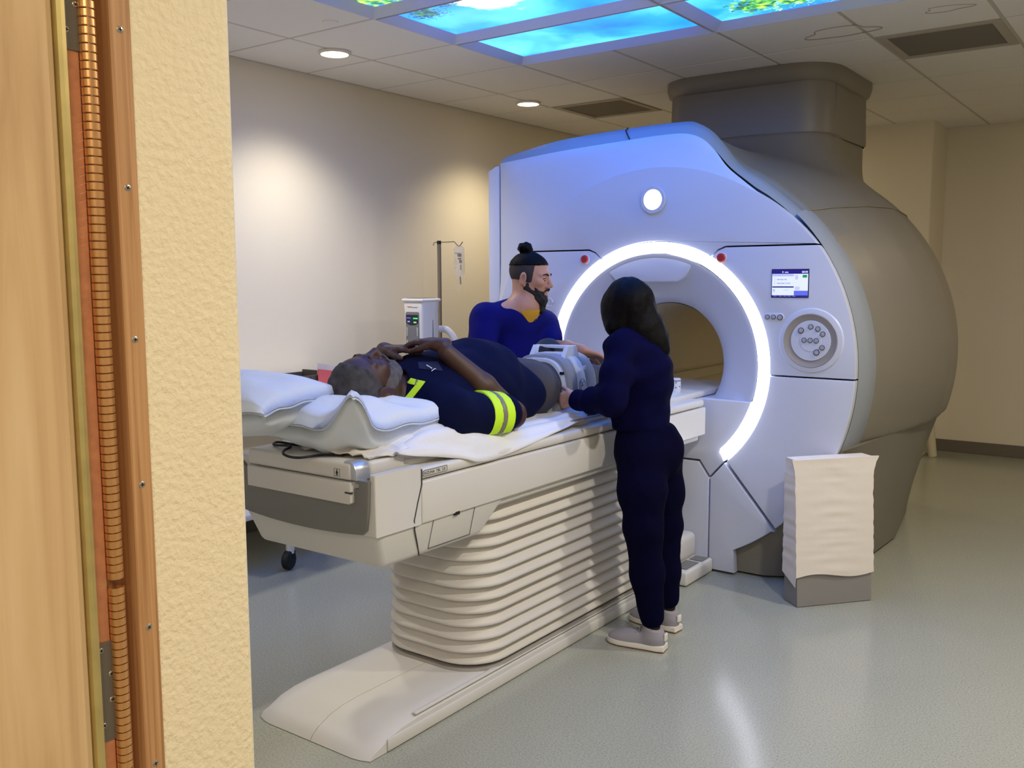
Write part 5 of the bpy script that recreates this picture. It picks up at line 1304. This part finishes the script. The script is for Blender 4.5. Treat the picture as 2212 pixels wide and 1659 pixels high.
tipsR = hand(S, wR+[.0, .006, .030], dR, nR, 1, 1.04, ((.12, .22, .12),)*4, spread=.03, thumb=.35, tcurl=.1)
pat = S.obj('person', m_skin_p, None, relax=1, origin=(-2.25, 3.0, .938)); tag(pat, 'grey-haired man lying on his back on the table, hands folded on his navy work shirt', 'person')
nails(tipsR, nR, m_nail_p, pat); nails(tipsL, nL, m_nail_p, pat)
# shirt
S = SDF((-2.68, 2.32, .92), (-1.88, 3.24, 1.34), .005)
S.ell((-2.25, 2.57, 1.05), (.215, .22, .170), None, 0); S.ell((-2.25, 2.80, 1.055), (.222, .235, .205), None, .07); S.ell((-2.25, 2.97, 1.03), (.222, .125, .130), None, .05)
S.cone(sR, .088, (-2.2, 2.47, 1.05), .10, .05); S.cone(sL, .085, (-2.3, 2.47, 1.05), .10, .05); S.cone((-2.25, 2.42, 1.07), .075, (-2.25, 2.5, 1.07), .09, .04)
S.chain([sR, sR*.22+eR*.78], [.088, .080], .03); S.chain([sL, sL*.25+eL*.75], [.084, .078], .03)
S.cone(eR, .040, wR, .040, .02, 's') if False else None
S.cone(hp_.p(0, 0, -.10), .066, hp_.p(0, .01, -.135), .058, .01, 's')
S.wrinkle(.0045, 38, seed=21, stretch=(1, 1.2, 1)); S.half((0, 0, .944), (0, 0, -1), .006)
dn = nrm(eR-sR); S.F = S.F
shirt = S.obj('work_shirt', m_pshirt, pat, relax=2)
# hi-vis band round the near sleeve: yellow, grey, yellow
for t0, t1, m_, nm in ((.40, .545, m_hiv, 'hi_vis_band'), (.545, .615, m_refl, 'reflective_stripe'), (.615, .76, m_hiv, 'hi_vis_band')):
    S = SDF((-2.2, 2.40, .90), (-1.86, 2.80, 1.18), .004); L_ = eR-sR
    S.chain([sR, sR*.22+eR*.78], [.0925, .0845], .0)
    S.wrinkle(.002, 32, seed=21)
    S.half(sR+L_*t0+[0, 0, 0], tuple(-dn+np.array([.10, 0, .0]))); S.half(sR+L_*t1, tuple(dn-np.array([.10, 0, .0]))); S.half((0, 0, .944), (0, 0, -1)); S.half((-2.10, 0, 1.02), (-1, 0, .35)); S.obj(nm, m_, pat, relax=1)
# trousers and legs
S = SDF((-2.60, 2.95, .92), (-1.93, 4.12, 1.24), .006)
S.ell((-2.25, 3.08, 1.035), (.212, .135, .122), None, 0)
S.chain([(-2.19, 3.10, 1.04), (-2.235, 3.36, 1.045), (-2.245, 3.56, 1.03), (-2.25, 3.95, 1.00)], [.105, .088, .078, .056], .05); S.chain([(-2.34, 3.10, 1.04), (-2.45, 3.40, 1.035), (-2.46, 3.95, 1.0)], [.105, .085, .056], .05)
S.wrinkle(.004, 36, seed=31); S.half((0, 0, .944), (0, 0, -1), .006); S.half((0, 3.0, 0), (0, -1, 0)) if False else None
S.obj('trousers', m_ptrou, pat, relax=2)
for x in (-2.25, -2.46):
    S = SDF((x-.09, 3.9, .93), (x+.09, 4.20, 1.26), .006); S.cone((x, 3.98, 1.0), .05, (x, 4.08, .99), .045, .02); S.cone((x, 4.08, .985), .042, (x-.03, 4.14, 1.07), .034, .03); S.obj('shoe', m_ink, pat, relax=1)
# hair and beard
S = SDF(tuple(hp_.c-.19), tuple(hp_.c+.19), .0036); k = hp_.k
S.ell(hp_.p(0, -.014, .034), tuple((x+.004)*k for x in (.0755, .097, .086)), hp_.R, 0); S.cone(hp_.p(0, -.07, -.01), .05*k, hp_.p(0, -.055, -.06), .040*k, .03)
S.half(hp_.p(0, .058, .07), hp_.d(0, 1, -.42), .006); S.half(hp_.p(0, .0, -.006), hp_.d(0, .75, -.75), .006); S.wrinkle(.0012, 200, seed=41); S.obj('hair', m_grey, pat, relax=1)
S = SDF(tuple(hp_.c-.19), tuple(hp_.c+.19), .0036)
S.ell(hp_.p(0, .022, -.03), (.0675*k, .0685*k, .0875*k), hp_.R, 0); S.ell(hp_.p(0, .056, -.092), (.034*k, .032*k, .030*k), hp_.R, .02)
for q in (-1, 1): S.cone(hp_.p(q*.054, -.002, -.04), .024*k, hp_.p(q*.026, .05, -.094), .023*k, .02)
S.half(hp_.p(0, .0, .0), hp_.d(0, .72, 1), .006); S.half(hp_.p(0, -.004, 0), hp_.d(0, -1, -.1)); S.ell(hp_.p(0, .10, -.066), (.026*k, .03*k, .012*k), hp_.R, .006, 's'); S.ell(hp_.p(0, .085, -.03), (.050*k, .045*k, .030*k), hp_.R, .01, 's')
S.wrinkle(.0012, 200, seed=43); S.obj('beard', m_greyb, pat, relax=1)
mu = MB()
for q in (-1, 1): mu.tube([tuple(hp_.p(q*.002, .100, -.048)), tuple(hp_.p(q*.016, .094, -.053)), tuple(hp_.p(q*.030, .080, -.066))], [.005, .0055, .003], 8)
mu.obj('moustache', m_greyb, pat)
for q in (-1, 1): MB().tube([tuple(hp_.p(q*.014, .0925, .020)), tuple(hp_.p(q*.030, .088, .025)), tuple(hp_.p(q*.048, .072, .020))], [.0024, .0026, .0015], 8).obj('eyebrow', m_grey, pat)
# reflective braces piece, name patch with lettering, second yellow piece
patch('hi_vis_piece', shirt, [((879.6, 828), (887.6, 817), (899, 820), (896, 832)), ((903, 821), (919, 824.7), (907, 841), (897, 833)), ((907, 841), (888, 864), (871.7, 863), (897, 833))], m_hiv, pat)
patch('reflective_piece', shirt, [((899, 820), (904, 821), (899, 832.5), (894, 831))], m_refl, pat)
patch('hi_vis_piece', shirt, [((939, 937), (969, 926), (979, 952), (960, 944))], m_hiv, pat)
nt2 = patch('name_patch', shirt, [((903, 783), (945, 782), (957, 802), (905, 797))], mat('name_patch_blue', (12, 24, 66), .8), pat)
bpy.context.view_layer.update()
h = ray_hit(shirt, 939, 801)
if h:
    r0 = ray_hit(shirt, 925, 793); xd = (r0[0]-h[0]).normalized(); Mt = frame(tuple(h[0]+h[1]*.007), tuple(h[1]), tuple(xd)); m_thr = mat('thread_white', (220, 226, 235), .7)
    text_mesh('name_initial', 'J', .022, Mt, m_thr, pat, .0004, bold=.0004)
    lt = MB()
    for i in range(5): lt.box((.011+.0052*i, .0, -.0003), (.0145+.0052*i, .0045+.0012*((i*7) % 3 == 0), .0003), M=Mt)
    lt.obj('name_lettering', m_thr, pat, smooth=False)
# dark pad standing up behind the coil
pc = at(1188, 800, 4.12); S = SDF((pc[0]-.2, pc[1]-.2, .93), (pc[0]+.2, pc[1]+.2, 1.30), .006)
S.cone((pc[0], pc[1], 1.0), .060, at(1184, 762, 4.12), .058, .02); S.cone(at(1184, 762, 4.12), .058, at(1205, 790, 4.12), .05, .03); S.half((0, 0, .945), (0, 0, -1)); S.obj('foam_pad', mat('dark_pad', (26, 34, 44), .7), None, relax=2)
tag(bpy.data.objects['foam_pad'], 'dark rounded pad standing upright behind the knee coil', 'pad')
